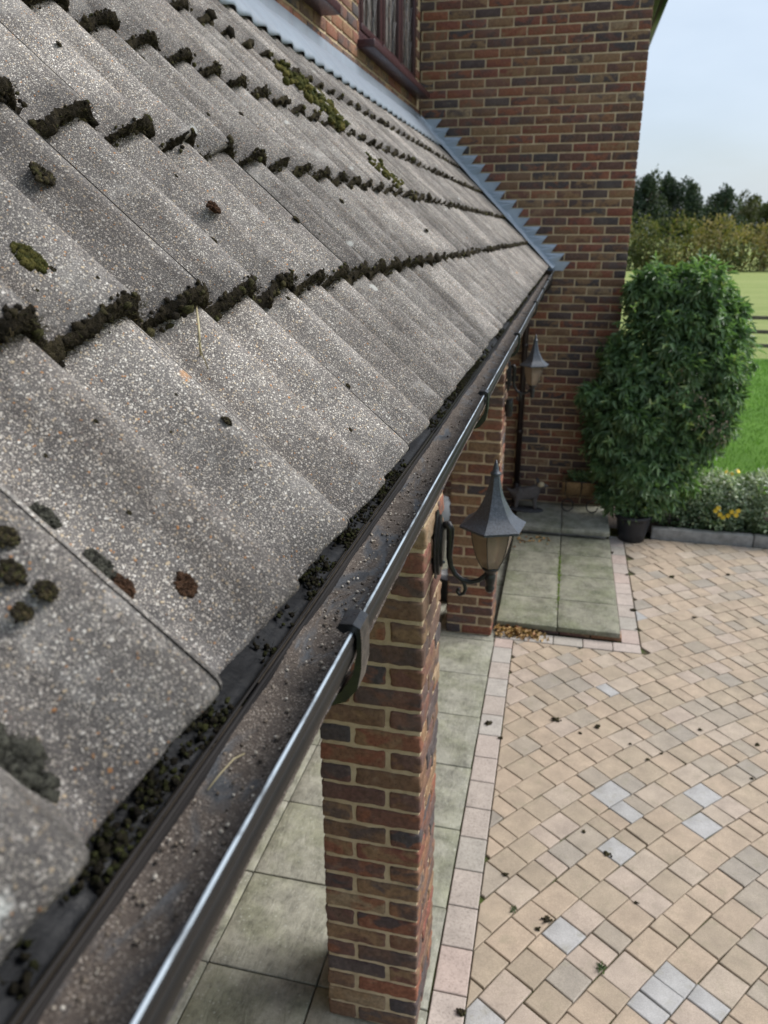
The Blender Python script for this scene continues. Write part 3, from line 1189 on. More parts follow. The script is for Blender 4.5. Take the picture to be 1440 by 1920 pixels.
# mortar body built round the window openings
for (ya, yb, za, zb) in [(-2.0, 11.0, 0.0, 3.945), (-2.0, 11.0, 5.25, 5.5), (-2.0, 2.70, 3.945, 5.25), (4.66, 5.52, 3.945, 5.25), (7.48, 11.0, 3.945, 5.25)]:
    put(box_obj('mortar', (XI - 0.007 - 0.15, (ya + yb) / 2, (za + zb) / 2), (0.30, yb - ya, zb - za), MORTAR, None, 0.001), house)
put(box_obj('inner_room', (XI - 2.2, 4.5, 2.75), (3.0, 13.0, 5.4), MORTAR, None, 0.001), house)
rest = Mixed()
nvis = 0
SIDEV = [mesh('brick', *rbox(BD, BL, BH, 0.006, (1, 3, 1), 0.0022, s + 60, 18.0)) for s in range(5)]
for c in range(int(5.46 / CO)):
    z = CO * (c + 0.5)
    y = YW - 0.006 - (0 if c % 2 else MOD / 2)
    while y > -1.2:
        yc = y - BL / 2
        y -= MOD
        cut = None
        skip = False
        for (ya, yb, za, zb) in WIN:
            if za - 0.03 < z < zb + 0.03 and ya - BL / 2 < yc < yb + BL / 2:
                skip = True
                lo, hi = yc - BL / 2, yc + BL / 2
                if lo < ya - 0.03:
                    cut = (lo, ya - 0.002)
                elif hi > yb + 0.03:
                    cut = (yb + 0.002, hi)
        if skip and cut is None:
            continue
        if cut:
            V_, F_ = rbox(BD, cut[1] - cut[0], BH, 0.006)
            yc = (cut[0] + cut[1]) / 2
        p = Vector((XI - BD / 2 + q.uniform(-.0012, .0012), yc, z))
        pj = proj((XI, yc, z))
        if pj and z > 3.70 and 300 < pj[0] < 820 and -30 < pj[1] < 260:
            if cut:
                o = link('brick', mesh('brick', V_, F_), BRICK, None, p, q.random())
            else:
                o = link('brick', q.choice(SIDEV), BRICK, None, p, q.random())
            o.rotation_euler = (q.uniform(-.006, .006), 0, q.uniform(-.006, .006))
            put(o, house)
            nvis += 1
        else:
            if not cut:
                V_, F_ = RB_V, RB_F
            rest.add([v + p for v in V_], F_, q.random())
print('house bricks in view', nvis)
o = link('brick_courses', rest.build('brick_courses'), BRICK, None)
o["kind"] = 'stuff'
put(o, house)

# windows
def window(ya, yb, za, zb, label):
    w = empty('window', (XI, (ya + yb) / 2, za))
    tag(w, label, 'window', 'maroon framed windows above the porch roof')
    xf = XI - 0.035
    fr = Mixed()
    def bar(y0, y1, z0, z1, x=xf, d=0.06, r=0.005):
        V_, F_ = rbox(d, y1 - y0, z1 - z0, r)
        fr.add([v_ + Vector((x, (y0 + y1) / 2, (z0 + z1) / 2)) for v_ in V_], F_)
    bar(ya, yb, za, za + 0.065)
    bar(ya, yb, zb - 0.065, zb)
    bar(ya, ya + 0.06, za + 0.064, zb - 0.064)
    bar(yb - 0.06, yb, za + 0.064, zb - 0.064)
    wd = (yb - ya - 0.06) / 3
    for i in (1, 2):
        yc = ya + 0.03 + wd * i
        bar(yc - 0.032, yc + 0.032, za + 0.064, zb - 0.064)
    put(link('frame', fr.build('frame'), FRAME), w)
    for i in range(3):
        a, b_ = ya + 0.03 + wd * i + 0.034, ya + 0.03 + wd * (i + 1) - 0.034
        cs = Mixed()
        fr = cs
        bar(a, b_, za + 0.067, za + 0.112, xf + 0.012, 0.05)
        bar(a, b_, zb - 0.112, zb - 0.067, xf + 0.012, 0.05)
        bar(a, a + 0.045, za + 0.111, zb - 0.111, xf + 0.012, 0.05)
        bar(b_ - 0.045, b_, za + 0.111, zb - 0.111, xf + 0.012, 0.05)
        put(link('casement', cs.build('casement'), FRAME), w)
        pa, pb, pz0, pz1 = a + 0.047, b_ - 0.047, za + 0.113, zb - 0.113
        pane = put(box_obj('pane', (xf + 0.006, (pa + pb) / 2, (pz0 + pz1) / 2), (0.012, pb - pa, pz1 - pz0), GLASS, None, 0.001), w)
        ld = Mixed()
        stepd = 0.155
        for sgn in (1, -1):
            kk = -20
            while kk < 30:
                # line y - pa = sgn*(z - pz0)*0.62 + kk*stepd
                pts = []
                for zz in np.linspace(pz0, pz1, 40):
                    yv = pa + kk * stepd + sgn * (zz - pz0) * 0.62
                    if pa <= yv <= pb:
                        pts.append((xf + 0.0135, yv, zz))
                if len(pts) > 2:
                    V_, F_ = tube([pts[0], pts[-1]], 0.0022, 4)
                    ld.add(V_, F_)
                kk += 1
        lo_ = link('leading', ld.build('leading'), LEADCAME)
        put(lo_, w)
    put(box_obj('sill', (XI + 0.035, (ya + yb) / 2, za - 0.030), (0.16, yb - ya + 0.09, 0.050), FRAME, None, 0.008, None, (1, 4, 1)), w)
    return w


window(*WIN[0], 'maroon window with diamond leaded panes beside the brick corner')
window(*WIN[1], 'maroon window whose sill end just shows at the top edge')

# eaves end of the wing at the very top right
ev = empty('eaves_gutter', (XR + 0.05, YW + 1.5, 4.7))
tag(ev, 'dark eaves board and gutter end at top corner of brick wall', 'gutter')
put(box_obj('bargeboard', (XR + 0.045, YW + 1.85, 4.78), (0.07, 3.9, 0.24), DARKPIPE, None, 0.006), ev)
V_, F_ = tube([(XR + 0.135, YW - 0.10, 4.80), (XR + 0.135, YW + 3.6, 4.80)], 0.055, 14)
put(link('trough', mesh('trough', V_, F_), CLIP), ev)

# ------------------------------------------------------------------ the tiled roof
C45 = math.sqrt(0.5)
EX, EZ = -0.19, 2.483
GAUGE, WAVE, AMP, TH = 0.301, 0.15, 0.052, 0.020
U0 = 0.225                       # a crest
RISE = 0.58


def roof_pt(u, v_, n_):
    return Vector((EX - v_ * C45 + n_ * C45, u, EZ + v_ * C45 + n_ * C45))


def wave(u):
    t = ((u - U0) / WAVE + RISE) % 1.0
    x = t / RISE if t < RISE else (1 - t) / (1 - RISE)
    s = 0.5 - 0.5 * math.cos(math.pi * x)
    if t < RISE:
        s = 0.90 * s + 0.10 * x
    return -AMP + AMP * s


def tile_mesh(seed, length=0.385, gap=0.0018):
    q = random.Random(seed)
    du = 2 * WAVE - gap
    nu = 60
    vs = [0.0, 0.0022, 0.006, 0.012, 0.03, 0.06, 0.10, 0.15, 0.20, 0.26, 0.32, length]
    V_, F_ = [], []
    ustart = U0 + 0.005          # joint just past a crest

    def edge_noise(u):
        return 0.0028 * mnoise.noise(Vector((u * 30, seed * 5.1, 0))) + 0.0013 * mnoise.noise(Vector((u * 140, seed * 9.7, 3)))
    for vi, vv in enumerate(vs):
        for i in range(nu + 1):
            u = du * i / nu
            h = wave(ustart + u)
            drop = (0.0055 if vi == 0 else 0.0022 if vi == 1 else 0.0005 if vi == 2 else 0.0)
            e = edge_noise(u) * max(0, 1 - vv / 0.03)
            nn_ = h - drop - vv * (TH + 0.0015) / GAUGE
            nn_ += 0.0008 * mnoise.noise(Vector((u * 22, vv * 14, seed * 3.3))) + 0.0004 * mnoise.noise(Vector((u * 120, vv * 120, seed)))
            if i == 0:
                nn_ -= 0.0008
            if i == nu:
                nn_ -= 0.0008
            V_.append((u, vv + e, nn_))
    W_ = nu + 1
    nv = len(vs)
    for j in range(nv - 1):
        for i in range(nu):
            F_.append((j * W_ + i, j * W_ + i + 1, (j + 1) * W_ + i + 1, (j + 1) * W_ + i))
    b0 = len(V_)
    for vv in (0.0015, length):
        for i in range(nu + 1):
            u = du * i / nu
            h = wave(ustart + u) - TH
            e = edge_noise(u + 3) if vv < 0.01 else 0
            V_.append((u, vv + e, h - vv * (TH + 0.0015) / GAUGE))
    for i in range(nu):
        F_.append((i + 1, i, b0 + i, b0 + i + 1))                              # front
        F_.append((b0 + i + 1, b0 + i, b0 + W_ + i, b0 + W_ + i + 1))           # underside
        F_.append(((nv - 1) * W_ + i, (nv - 1) * W_ + i + 1, b0 + W_ + i + 1, b0 + W_ + i))
    for s, cidx in ((0, 0), (1, nu)):
        ring = [j * W_ + cidx for j in range(nv)] + [b0 + W_ + cidx, b0 + cidx]
        F_.append(tuple(ring) if s else tuple(ring[::-1]))
    return mesh('roof_tile', V_, F_)


roof = empty('porch_roof', (EX, 3.6, EZ))
tag(roof, 'sloping porch roof of grey wavy concrete tiles with mossy edges', 'roof')
TV = [tile_mesh(s) for s in range(6)]
Rm = Matrix(((0, -C45, C45), (1, 0, 0), (0, C45, C45))).to_4x4()       # local (u, v, n) -> world
q = random.Random(4)
for kc in range(5):
    ntile = 30
    u = U0 + 0.005 - 0.3 * 4 + (0.15 if kc % 2 == 0 else 0.0) * 1.0
    while u < 7.62:
        o = link('roof_tile', q.choice(TV), TILE, None, None, q.random())
        v0 = kc * GAUGE + q.uniform(-.002, .002)
        p = roof_pt(u + 0.0015, v0, q.uniform(-.0012, .0012))
        tilt = Matrix.Rotation(q.uniform(-.003, .003), 4, 'Z') @ Matrix.Rotation(q.uniform(-.004, .004), 4, 'Y')
        o.matrix_world = Matrix.Translation(p) @ Rm @ tilt
        mw = o.matrix_world.copy()
        o.parent = roof
        o.matrix_parent_inverse = Matrix.Translation(roof.location).inverted()
        # keep whole tiles short of the wall: the last one is cut
        if u + 0.3 > 7.655:
            me = o.data.copy()
            lim = 7.640 - u
            for vtx in me.vertices:
                if vtx.co.x > lim:
                    vtx.co.x = lim
            o.data = me
        u += 0.3
# deck under the tiles
V_ = [roof_pt(-1.1, 0.03, -0.125), roof_pt(7.64, 0.03, -0.125), roof_pt(7.64, 1.72, -0.125), roof_pt(-1.1, 1.72, -0.125),
      roof_pt(-1.1, 0.03, -0.15), roof_pt(7.64, 0.03, -0.15), roof_pt(7.64, 1.72, -0.15), roof_pt(-1.1, 1.72, -0.15)]
F_ = [(0, 1, 2, 3), (7, 6, 5, 4), (0, 4, 5, 1), (1, 5, 6, 2), (2, 6, 7, 3), (3, 7, 4, 0)]
put(link('deck', mesh('deck', V_, F_, False), FELT), roof)
put(box_obj('fascia', (-0.282, 3.27, 2.37), (0.022, 8.74, 0.17), DARKPIPE, None, 0.002), roof)
put(box_obj('soffit', (-0.875, 3.27, 2.30), (1.15, 8.74, 0.012), WHITE, None, 0.002), roof)

# lead apron along the house wall
ap = []
V_, F_ = [], []
nu = 420
prof = [(1.455, 0.002), (1.47, 0.010), (1.53, 0.010), (1.62, 0.012), (1.70, 0.014)]
for i in range(nu + 1):
    u = -1.1 + (7.645 + 1.1) * i / nu
    for j, (vv, nn_) in enumerate(prof):
        k_ = max(0, 1 - j / 2.2)
        V_.append(roof_pt(u, vv + 0.004 * mnoise.noise(Vector((u * 2, 5, 0))), nn_ + wave(u) * 0.42 * k_ - 0.004 + 0.002 * mnoise.noise(Vector((u * 9, vv * 12, 1)))))
    V_.append(Vector((XI + 0.018, u, 2.75 + 0.952)))
    V_.append(Vector((XI + 0.007, u, 2.75 + 0.965)))
    V_.append(Vector((XI + 0.005 + 0.002 * mnoise.noise(Vector((u * 4, 0, 8))), u, 2.75 + 1.035 + 0.004 * mnoise.noise(Vector((u * 1.5, 2, 8))))))
m_ = len(prof) + 3
for i in range(nu):
    for j in range(m_ - 1):
        F_.append((i * m_ + j, (i + 1) * m_ + j, (i + 1) * m_ + j + 1, i * m_ + j + 1))
me = mesh('lead_apron', V_, F_)
o = link('lead_apron', me, DIMLEAD)
sm = o.modifiers.new('thick', 'SOLIDIFY')
sm.thickness = 0.003
tag(o, 'long strip of blue grey lead flashing under the house windows', 'flashing')

# stepped flashing against the gable wall
fl = empty('stepped_flashing', (-0.2, 7.6, EZ))
tag(fl, 'sawtooth stepped lead flashing climbing the brick end wall', 'flashing')
cov = Mixed()
nv_ = 40
for i in range(nv_):
    pass
V_, F_ = [], []
for i in range(41):
    vv = -0.035 + (1.79 + 0.035) * i / 40
    stepn = 0.012 + 0.004 * mnoise.noise(Vector((vv * 9, 1, 1)))
    for j, (yy_, dn) in enumerate(((7.475, -0.008), (7.50, 0.004), (7.57, 0.006), (7.635, 0.010), (7.641, 0.022))):
        V_.append(roof_pt(yy_ + 0.004 * mnoise.noise(Vector((vv * 6, 3, j))), vv, stepn + dn))
for i in range(40):
    for j in range(4):
        F_.append((i * 5 + j, i * 5 + j + 1, (i + 1) * 5 + j + 1, (i + 1) * 5 + j))
put(link('cover_strip', mesh('cover_strip', V_, F_), LEAD), fl)
q = random.Random(9)
c0 = int((EZ + 0.02) / CO)
for c in range(c0, c0 + 18):
    zt = CO * (c + 1) - 0.004          # a bed joint
    xl = EX - (zt - EZ)                # roof line x at that height
    if xl < XI - 0.02:
        break
    # tooth: flat top, point to the right, sloping back to the roof line
    x_tip = xl + 0.225 + q.uniform(-.026, .022)
    yq = 7.640 - 0.004 * (c % 2)
    pts = [(xl - 0.06, zt), (x_tip, zt + q.uniform(-.003, .003)), (x_tip - 0.022, zt - 0.030), (x_tip - 0.058 + q.uniform(-.008, .008), zt - CO - 0.006), (xl + CO - 0.12, zt - CO - 0.006)]
    V_ = []
    for yo, off in ((yq, 0), (yq + 0.003, 0)):
        for kx, (px_, pz_) in enumerate(pts):
            curl = -0.012 * (1 if kx == 2 else 0)
            V_.append((max(px_, XI + 0.005), yo + curl, pz_))
    F_ = [(0, 1, 2, 3, 4), (9, 8, 7, 6, 5)] + [(i, i + 5, (i + 1) % 5 + 5, (i + 1) % 5) for i in range(5)]
    put(link('lead_step', mesh('lead_step', V_, F_, False), LEAD), fl)

# ------------------------------------------------------------------ gutter
gut = empty('roof_gutter', (-0.18, 3.5, 2.45))
tag(gut, 'black plastic gutter full of brown silt along the tile eaves', 'gutter')
Z0 = 2.75
gp = [(-0.2180, Z0 - 0.3405), (-0.2155, Z0 - 0.3378), (-0.2130, Z0 - 0.3395), (-0.2125, Z0 - 0.350), (-0.205, Z0 - 0.360), (-0.190, Z0 - 0.366), (-0.178, Z0 - 0.361), (-0.166, Z0 - 0.349), (-0.1560, Z0 - 0.332), (-0.1515, Z0 - 0.318), (-0.1502, Z0 - 0.306)]
outer = [(-0.1462, Z0 - 0.306), (-0.1456, Z0 - 0.3155), (-0.1512, Z0 - 0.332), (-0.1612, Z0 - 0.350), (-0.174, Z0 - 0.3645), (-0.190, Z0 - 0.3710), (-0.208, Z0 - 0.3650), (-0.2165, Z0 - 0.352), (-0.2180, Z0 - 0.3405)]
V_, F_ = sweep_profile(gp + outer, -0.75, 7.64, 90, 0.0012)
put(link('trough', mesh('trough', V_, F_), PLASTIC), gut)
rim = [(-0.1502, -0.3065), (-0.1508, -0.3030), (-0.1502, -0.2995), (-0.1482, -0.2975), (-0.1462, -0.2985), (-0.1452, -0.3015), (-0.1455, -0.3050), (-0.1462, -0.3065)]
V_, F_ = sweep_profile([(x, z + Z0) for x, z in rim], -0.75, 7.64, 160, 0.0012)
put(link('front_lip', mesh('front_lip', V_, F_), PLASTIC), gut)
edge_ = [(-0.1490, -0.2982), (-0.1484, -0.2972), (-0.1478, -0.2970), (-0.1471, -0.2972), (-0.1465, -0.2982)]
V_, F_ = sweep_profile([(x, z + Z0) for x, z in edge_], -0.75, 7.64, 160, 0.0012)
put(link('worn_sheen_edge', mesh('worn_sheen_edge', V_, F_), WORN_SHEEN), gut)
th_ = [2 * math.pi * i / 9 for i in range(10)]
for (cxr, czr, rr) in ((-0.2158, -0.3378, 0.0022), (-0.2218, -0.3385, 0.0013)):
    V_, F_ = sweep_profile([(cxr + rr * math.cos(a), Z0 + czr + rr * math.sin(a)) for a in th_], -0.75, 7.64, 160, 0.0025)
    put(link('rear_rim', mesh('rear_rim', V_, F_), PLASTIC), gut)
# brackets
bp_out = [(-0.160, -0.2945), (-0.157, -0.2900), (-0.146, -0.2895), (-0.1400, -0.2930), (-0.1390, -0.305), (-0.1395, -0.330), (-0.1430, -0.349), (-0.153, -0.362), (-0.168, -0.369), (-0.190, -0.384), (-0.215, -0.386), (-0.250, -0.380), (-0.268, -0.36)]
bp_in = [(-0.265, -0.350), (-0.245, -0.372), (-0.2150, -0.3785), (-0.190, -0.3785), (-0.1700, -0.3650), (-0.1570, -0.3530), (-0.1470, -0.3360), (-0.1432, -0.3160), (-0.1430, -0.3015), (-0.1450, -0.2965), (-0.1500, -0.2960), (-0.1540, -0.2990)]
bracket_me = None
for by in (-0.46, 0.530, 1.515, 2.50, 3.77, 4.75, 5.73, 6.71):
    if bracket_me is None:
        ring = bp_out + bp_in
        V_, F_ = [], []
        hw = 0.013
        for y_ in (-hw, -hw + 0.002, hw - 0.002, hw):
            for (x_, z_) in ring:
                V_.append((x_, y_, z_ + Z0))
        m_ = len(ring)
        for j in range(3):
            for i in range(m_):
                i2 = (i + 1) % m_
                F_.append((j * m_ + i, (j + 1) * m_ + i, (j + 1) * m_ + i2, j * m_ + i2))
        F_.append(tuple(range(m_)))
        F_.append(tuple(3 * m_ + i for i in range(m_))[::-1])
        # stiffening rib web: fills the hook under the trough
        bracket_me = mesh('bracket', V_, F_, False)
        bm = bmesh.new()
        bm.from_mesh(bracket_me)
        bmesh.ops.triangulate(bm, faces=[f for f in bm.faces if len(f.verts) > 4])
        bmesh.ops.recalc_face_normals(bm, faces=bm.faces)
        bm.to_mesh(bracket_me)
        bm.free()
    o = link('bracket', bracket_me, CLIP, None, (0, by, 0))
    put(o, gut)
# silt bed
V_, F_ = [], []
nys, nxs = 900, 16
ysil = np.concatenate([np.linspace(-0.75, 2.2, 620), np.linspace(2.21, 7.62, 280)])
for y_ in ysil:
    for i in range(nxs):
        t = i / (nxs - 1)
        x_ = -0.2150 + (0.0590) * t
        z_ = Z0 - 0.3405 - 0.0080 * math.sin(math.pi * 0.5 * min(1, t * 1.6)) + 0.002 * (t > 0.8)
        z_ += 0.0045 * mnoise.noise(Vector((x_ * 40, y_ * 12, 1))) + 0.0016 * mnoise.noise(Vector((x_ * 200, y_ * 160, 2))) + random.uniform(-.0004, .0004)
        V_.append((x_, y_, z_))
for j in range(len(ysil) - 1):
    for i in range(nxs - 1):
        F_.append((j * nxs + i, j * nxs + i + 1, (j + 1) * nxs + i + 1, (j + 1) * nxs + i))
o = link('silt', mesh('silt', V_, F_), SILT)
tag(o, 'brown sandy silt lying along the bottom of the gutter', 'silt', None, 'stuff')
n_ = 900
gy_ = np.concatenate([rng.uniform(-0.1, 1.2, 650), rng.uniform(1.2, 3.5, 250)])
gx_ = rng.uniform(-0.212, -0.162, n_)
C = np.stack([gx_, gy_, np.full(n_, Z0 - 0.3455) + 0.004 * np.clip((-gx_ - 0.19) / 0.025, -1, 1)], 1)
Vv, Ff, Rr = blobs(C, rng.uniform(0.0006, 0.0019, n_), 1, 0.25)
o = link('grit', np_mesh('grit', Vv, Ff, Rr), mat_leaf('roof_grit', [(0, (0.05, 0.04, 0.032)), (0.5, (0.16, 0.13, 0.10)), (0.85, (0.42, 0.38, 0.32)), (1, (0.5, 0.47, 0.42))], 0.8, 0.0))
tag(o, 'loose tile grit scattered on the gutter silt', 'grit', None, 'stuff')
# felt strip behind the gutter
fp = [(-0.2280, Z0 - 0.345), (-0.2380, Z0 - 0.342), (-0.2520, Z0 - 0.332), (-0.2720, Z0 - 0.312)]
V_, F_ = sweep_profile(fp, -0.75, 7.63, 120, 0.004)
o = link('eaves_felt', mesh('eaves_felt', V_, F_), FELT)
sm = o.modifiers.new('thick', 'SOLIDIFY')
sm.thickness = 0.002
tag(o, 'dark strip of roofing felt between gutter and tile ends', 'roofing felt')

# downpipe at the far end
dp = empty('downpipe', (-0.372, 7.585, 0.1))
tag(dp, 'dark brown downpipe running down the far brick wall', 'pipe')
V_, F_ = tube([(-0.372, 7.585, 0.30), (-0.372, 7.585, 1.96), (-0.36, 7.58, 2.03), (-0.25, 7.56, 2.24), (-0.19, 7.555, 2.31), (-0.185, 7.555, 2.39)], 0.029, 14)
put(link('pipe', mesh('pipe', V_, F_), DARKPIPE), dp)
for z_ in (0.9, 1.75):
    V_, F_ = tube([(-0.372, 7.585, z_ - 0.02), (-0.372, 7.585, z_ + 0.02)], 0.035, 14)
    put(link('pipe_clip', mesh('pipe_clip', V_, F_), DARKPIPE), dp)
V_, F_ = tube([(-0.372, 7.585, 0.36), (-0.372, 7.58, 0.30), (-0.372, 7.53, 0.235), (-0.372, 7.46, 0.205)], 0.036, 14)
put(link('shoe', mesh('shoe', V_, F_), DARKPIPE), dp)

# ------------------------------------------------------------------ moss
def wave_np(u):
    return np.array([wave(x) for x in u])


VT, FT, RT_ = [], [], []


def acc(V_, F_, R_):
    b = sum(len(x) for x in VT)
    VT.append(V_)
    FT.append(F_ + b)
    RT_.append(R_)


def to_roof(u, v_, n_):
    u, v_, n_ = np.asarray(u), np.asarray(v_), np.asarray(n_)
    return np.stack([EX - v_ * C45 + n_ * C45, u, EZ + v_ * C45 + n_ * C45], 1)


def crust(kc, ua, ub, stp, nt=9):
    us = np.arange(ua, ub, stp)
    V_ = np.zeros((len(us), nt, 3))
    for i, u in enumerate(us):
        h = wave(u)
        cov = 0.85 + 1.1 * mnoise.noise(Vector((u * 2.7, kc * 7.7, 0))) + 0.9 * mnoise.noise(Vector((u * 13.0, kc * 3.1, 4)))
        hump = max(0.0, mnoise.noise(Vector((u * 34, kc * 5.5, 9)))) + 0.6 * max(0.0, mnoise.noise(Vector((u * 75, kc * 2.5, 2))))
        slope = wave(u + 0.006) - h
        cov += 0.35 if slope < -0.0003 else 0.0
        cv = max(-0.35, min(1.0, cov))
        for j in range(nt):
            t = j / (nt - 1)
            o_ = math.sin(math.pi * min(1, 0.08 + t * 0.95)) * (0.007 * cv + 0.017 * hump * max(0, cv))
            o_ += 0.0042 * mnoise.noise(Vector((u * 260, t * 7, kc))) * (cv > 0) + 0.0026 * mnoise.noise(Vector((u * 620, t * 19, kc + 5))) * (cv > 0)
            top = 0.0010 + (0.007 * hump + 0.0030 * mnoise.noise(Vector((u * 180, kc, 3)))) * max(0, cv)
            n_ = h + top - t * (TH + 0.006 + top)
            back = (0.004 + 0.016 * max(0, mnoise.noise(Vector((u * 52, kc * 9, 1))))) * max(0, 1 - t * 3.5) * max(0.2, cv)
            V_[i, j] = (u, kc * GAUGE - o_ + back + (0.004 if cv < 0 else 0), n_ - (0.003 if cv < 0 else 0))
    W_ = to_roof(V_[..., 0].ravel(), V_[..., 1].ravel(), V_[..., 2].ravel())
    i, j = np.meshgrid(np.arange(len(us) - 1), np.arange(nt - 1), indexing='ij')
    a_ = (i * nt + j).ravel()
    F_ = np.stack([a_, a_ + 1, a_ + nt + 1], 1)
    F2 = np.stack([a_, a_ + nt + 1, a_ + nt], 1)
    acc(W_, np.concatenate([F_, F2]), np.clip(0.35 + 0.5 * np.repeat(np.array([mnoise.noise(Vector((u * 21, kc, 7))) for u in us]), nt) + rng.normal(0, 0.1, len(W_)), 0, 1))


for kc in range(1, 5):
    crust(kc, -0.35, 2.2, 0.0014 if kc < 3 else 0.002)
    crust(kc, 2.2, 7.5, 0.006, 6)
    for (ua, ub, stp, sub) in ((-0.35, 2.2, 0.0026, 1), (2.2, 7.5, 0.012, 1)):
        u = np.arange(ua, ub, stp)
        u = u + rng.uniform(-stp, stp, len(u))
        dens = np.array([0.85 + 1.1 * mnoise.noise(Vector((x * 2.7, kc * 7.7, 0))) + 0.9 * mnoise.noise(Vector((x * 13.0, kc * 3.1, 4))) for x in u])
        h = wave_np(u)
        keep = rng.uniform(0, 1, len(u)) < 0.2 + dens
        u, h, dens = u[keep], h[keep], dens[keep]
        n_ = len(u)
        nn_ = h + 0.003 - rng.uniform(0, 1, n_) * (TH + 0.010)
        vv = kc * GAUGE - rng.uniform(-0.007, 0.014, n_)
        nn_ = np.where(vv > kc * GAUGE, h + rng.uniform(-0.001, 0.002, n_), nn_)
        rr = rng.uniform(0.0012, 0.0040, n_)
        bigb = rng.uniform(0, 1, n_) < 0.12
        rr[bigb] *= 1.9
        if sub == 1 and ua > 2:
            rr *= 2.0
        Vv, Ff, Rr = blobs(to_roof(u, vv, nn_), rr, sub, 0.40)
        acc(Vv, Ff, Rr * 0.9)
    # fuzz
    m_ = 15000
    u = rng.uniform(-0.3, 2.2, m_)
    dens = np.array([0.85 + 1.1 * mnoise.noise(Vector((x * 2.7, kc * 7.7, 0))) + 0.9 * mnoise.noise(Vector((x * 13.0, kc * 3.1, 4))) for x in u])
    u = u[dens > 0.05]
    m_ = len(u)
    h = wave_np(u)
    c_ = to_roof(u, kc * GAUGE - rng.uniform(0, 0.012, m_), h + 0.002 - rng.uniform(0.0, TH + 0.007, m_))
    d_ = np.stack([np.full(m_, 0.5), np.zeros(m_) - 0.15, np.full(m_, 0.1)], 1) + rng.normal(0, 0.6, (m_, 3))
    d_ /= np.linalg.norm(d_, axis=1, keepdims=True)
    s_ = unit(m_) * 0.0005
    L_ = rng.uniform(0.004, 0.012, m_)[:, None]
    Vv = np.stack([c_ - s_, c_ + s_, c_ + d_ * L_], 1).reshape(-1, 3)
    Ff = (np.arange(m_) * 3)[:, None] + np.array([[0, 1, 2]])
    acc(Vv, Ff, np.repeat(rng.uniform(0.2, 1.0, m_), 3))
o = link('edge_moss', np_mesh('edge_moss', np.concatenate(VT), np.concatenate(FT), np.concatenate(RT_)), MOSSD)
tag(o, 'black crusty moss growing along the lower tile edges', 'moss', None, 'stuff')

# moss and debris between the eaves tiles and the gutter rim
VT, FT, RT_ = [], [], []
n_ = 15000
u = np.concatenate([rng.uniform(-0.2, 2.2, 11000), rng.uniform(2.2, 7.6, 4000)])
dens = np.array([mnoise.noise(Vector((x * 4.3, 1.7, 0))) for x in u])
dens = dens + 0.7 * np.array([mnoise.noise(Vector((x * 24, 8.7, 0))) for x in u])
keep = dens > rng.uniform(-0.35, 0.35, n_)
u = u[keep]
n_ = len(u)
t = rng.uniform(0, 1, n_)
C = np.stack([-0.226 - 0.034 * t, u, Z0 - 0.343 + 0.024 * t + rng.uniform(-0.003, 0.004, n_) + 0.005 * np.clip(dens[keep], 0, 1)], 1)
acc(*blobs(C, rng.uniform(0.0008, 0.0032, n_) * np.where(u > 2.2, 1.8, 1.0), 1, 0.4))
m_ = 9000
d_ = unit(m_) + np.array([0.4, 0, 0.7])
pick = rng.integers(0, n_, m_)
c_ = C[pick]
s_ = unit(m_) * 0.0005
L_ = rng.uniform(0.003, 0.009, m_)[:, None]
acc(np.stack([c_ - s_, c_ + s_, c_ + d_ * L_], 1).reshape(-1, 3), (np.arange(m_) * 3)[:, None] + np.array([[0, 1, 2]]), np.repeat(rng.uniform(0.3, 1, m_), 3))
o = link('gutter_moss', np_mesh('gutter_moss', np.concatenate(VT), np.concatenate(FT), np.concatenate(RT_)), mat_moss('eaves_moss', [(0, (0.014, 0.012, 0.009)), (0.5, (0.026, 0.023, 0.014)), (0.8, (0.036, 0.040, 0.014)), (1, (0.055, 0.060, 0.020))]))
tag(o, 'dark green moss and debris packed behind the gutter rim', 'moss', None, 'stuff')


def roof_hit(px, py, n_off=-0.012):
    d = ray(px, py)
    nrm = Vector((C45, 0, C45))
    p0 = roof_pt(0, 0, n_off)
    t_ = (p0 - CAM).dot(nrm) / d.dot(nrm)
    P = CAM + d * t_
    return P.y, (EX + n_off * C45 - P.x) / C45, t_


def roof_surface(px, py):
    """march the ray onto the wavy surface; returns u, v, n, dist"""
    off = -0.012
    for _ in range(12):
        u_, v_, t_ = roof_hit(px, py, off)
        kc = max(0, min(4, int(v_ / GAUGE)))
        off = wave(u_) - (v_ - kc * GAUGE) * (TH + 0.0015) / GAUGE
    u_, v_, t_ = roof_hit(px, py, off)
    return u_, v_, off, t_


FRAME_ROWS = np.array([[0, 1, 0], [-C45, 0, C45], [C45, 0, C45]])


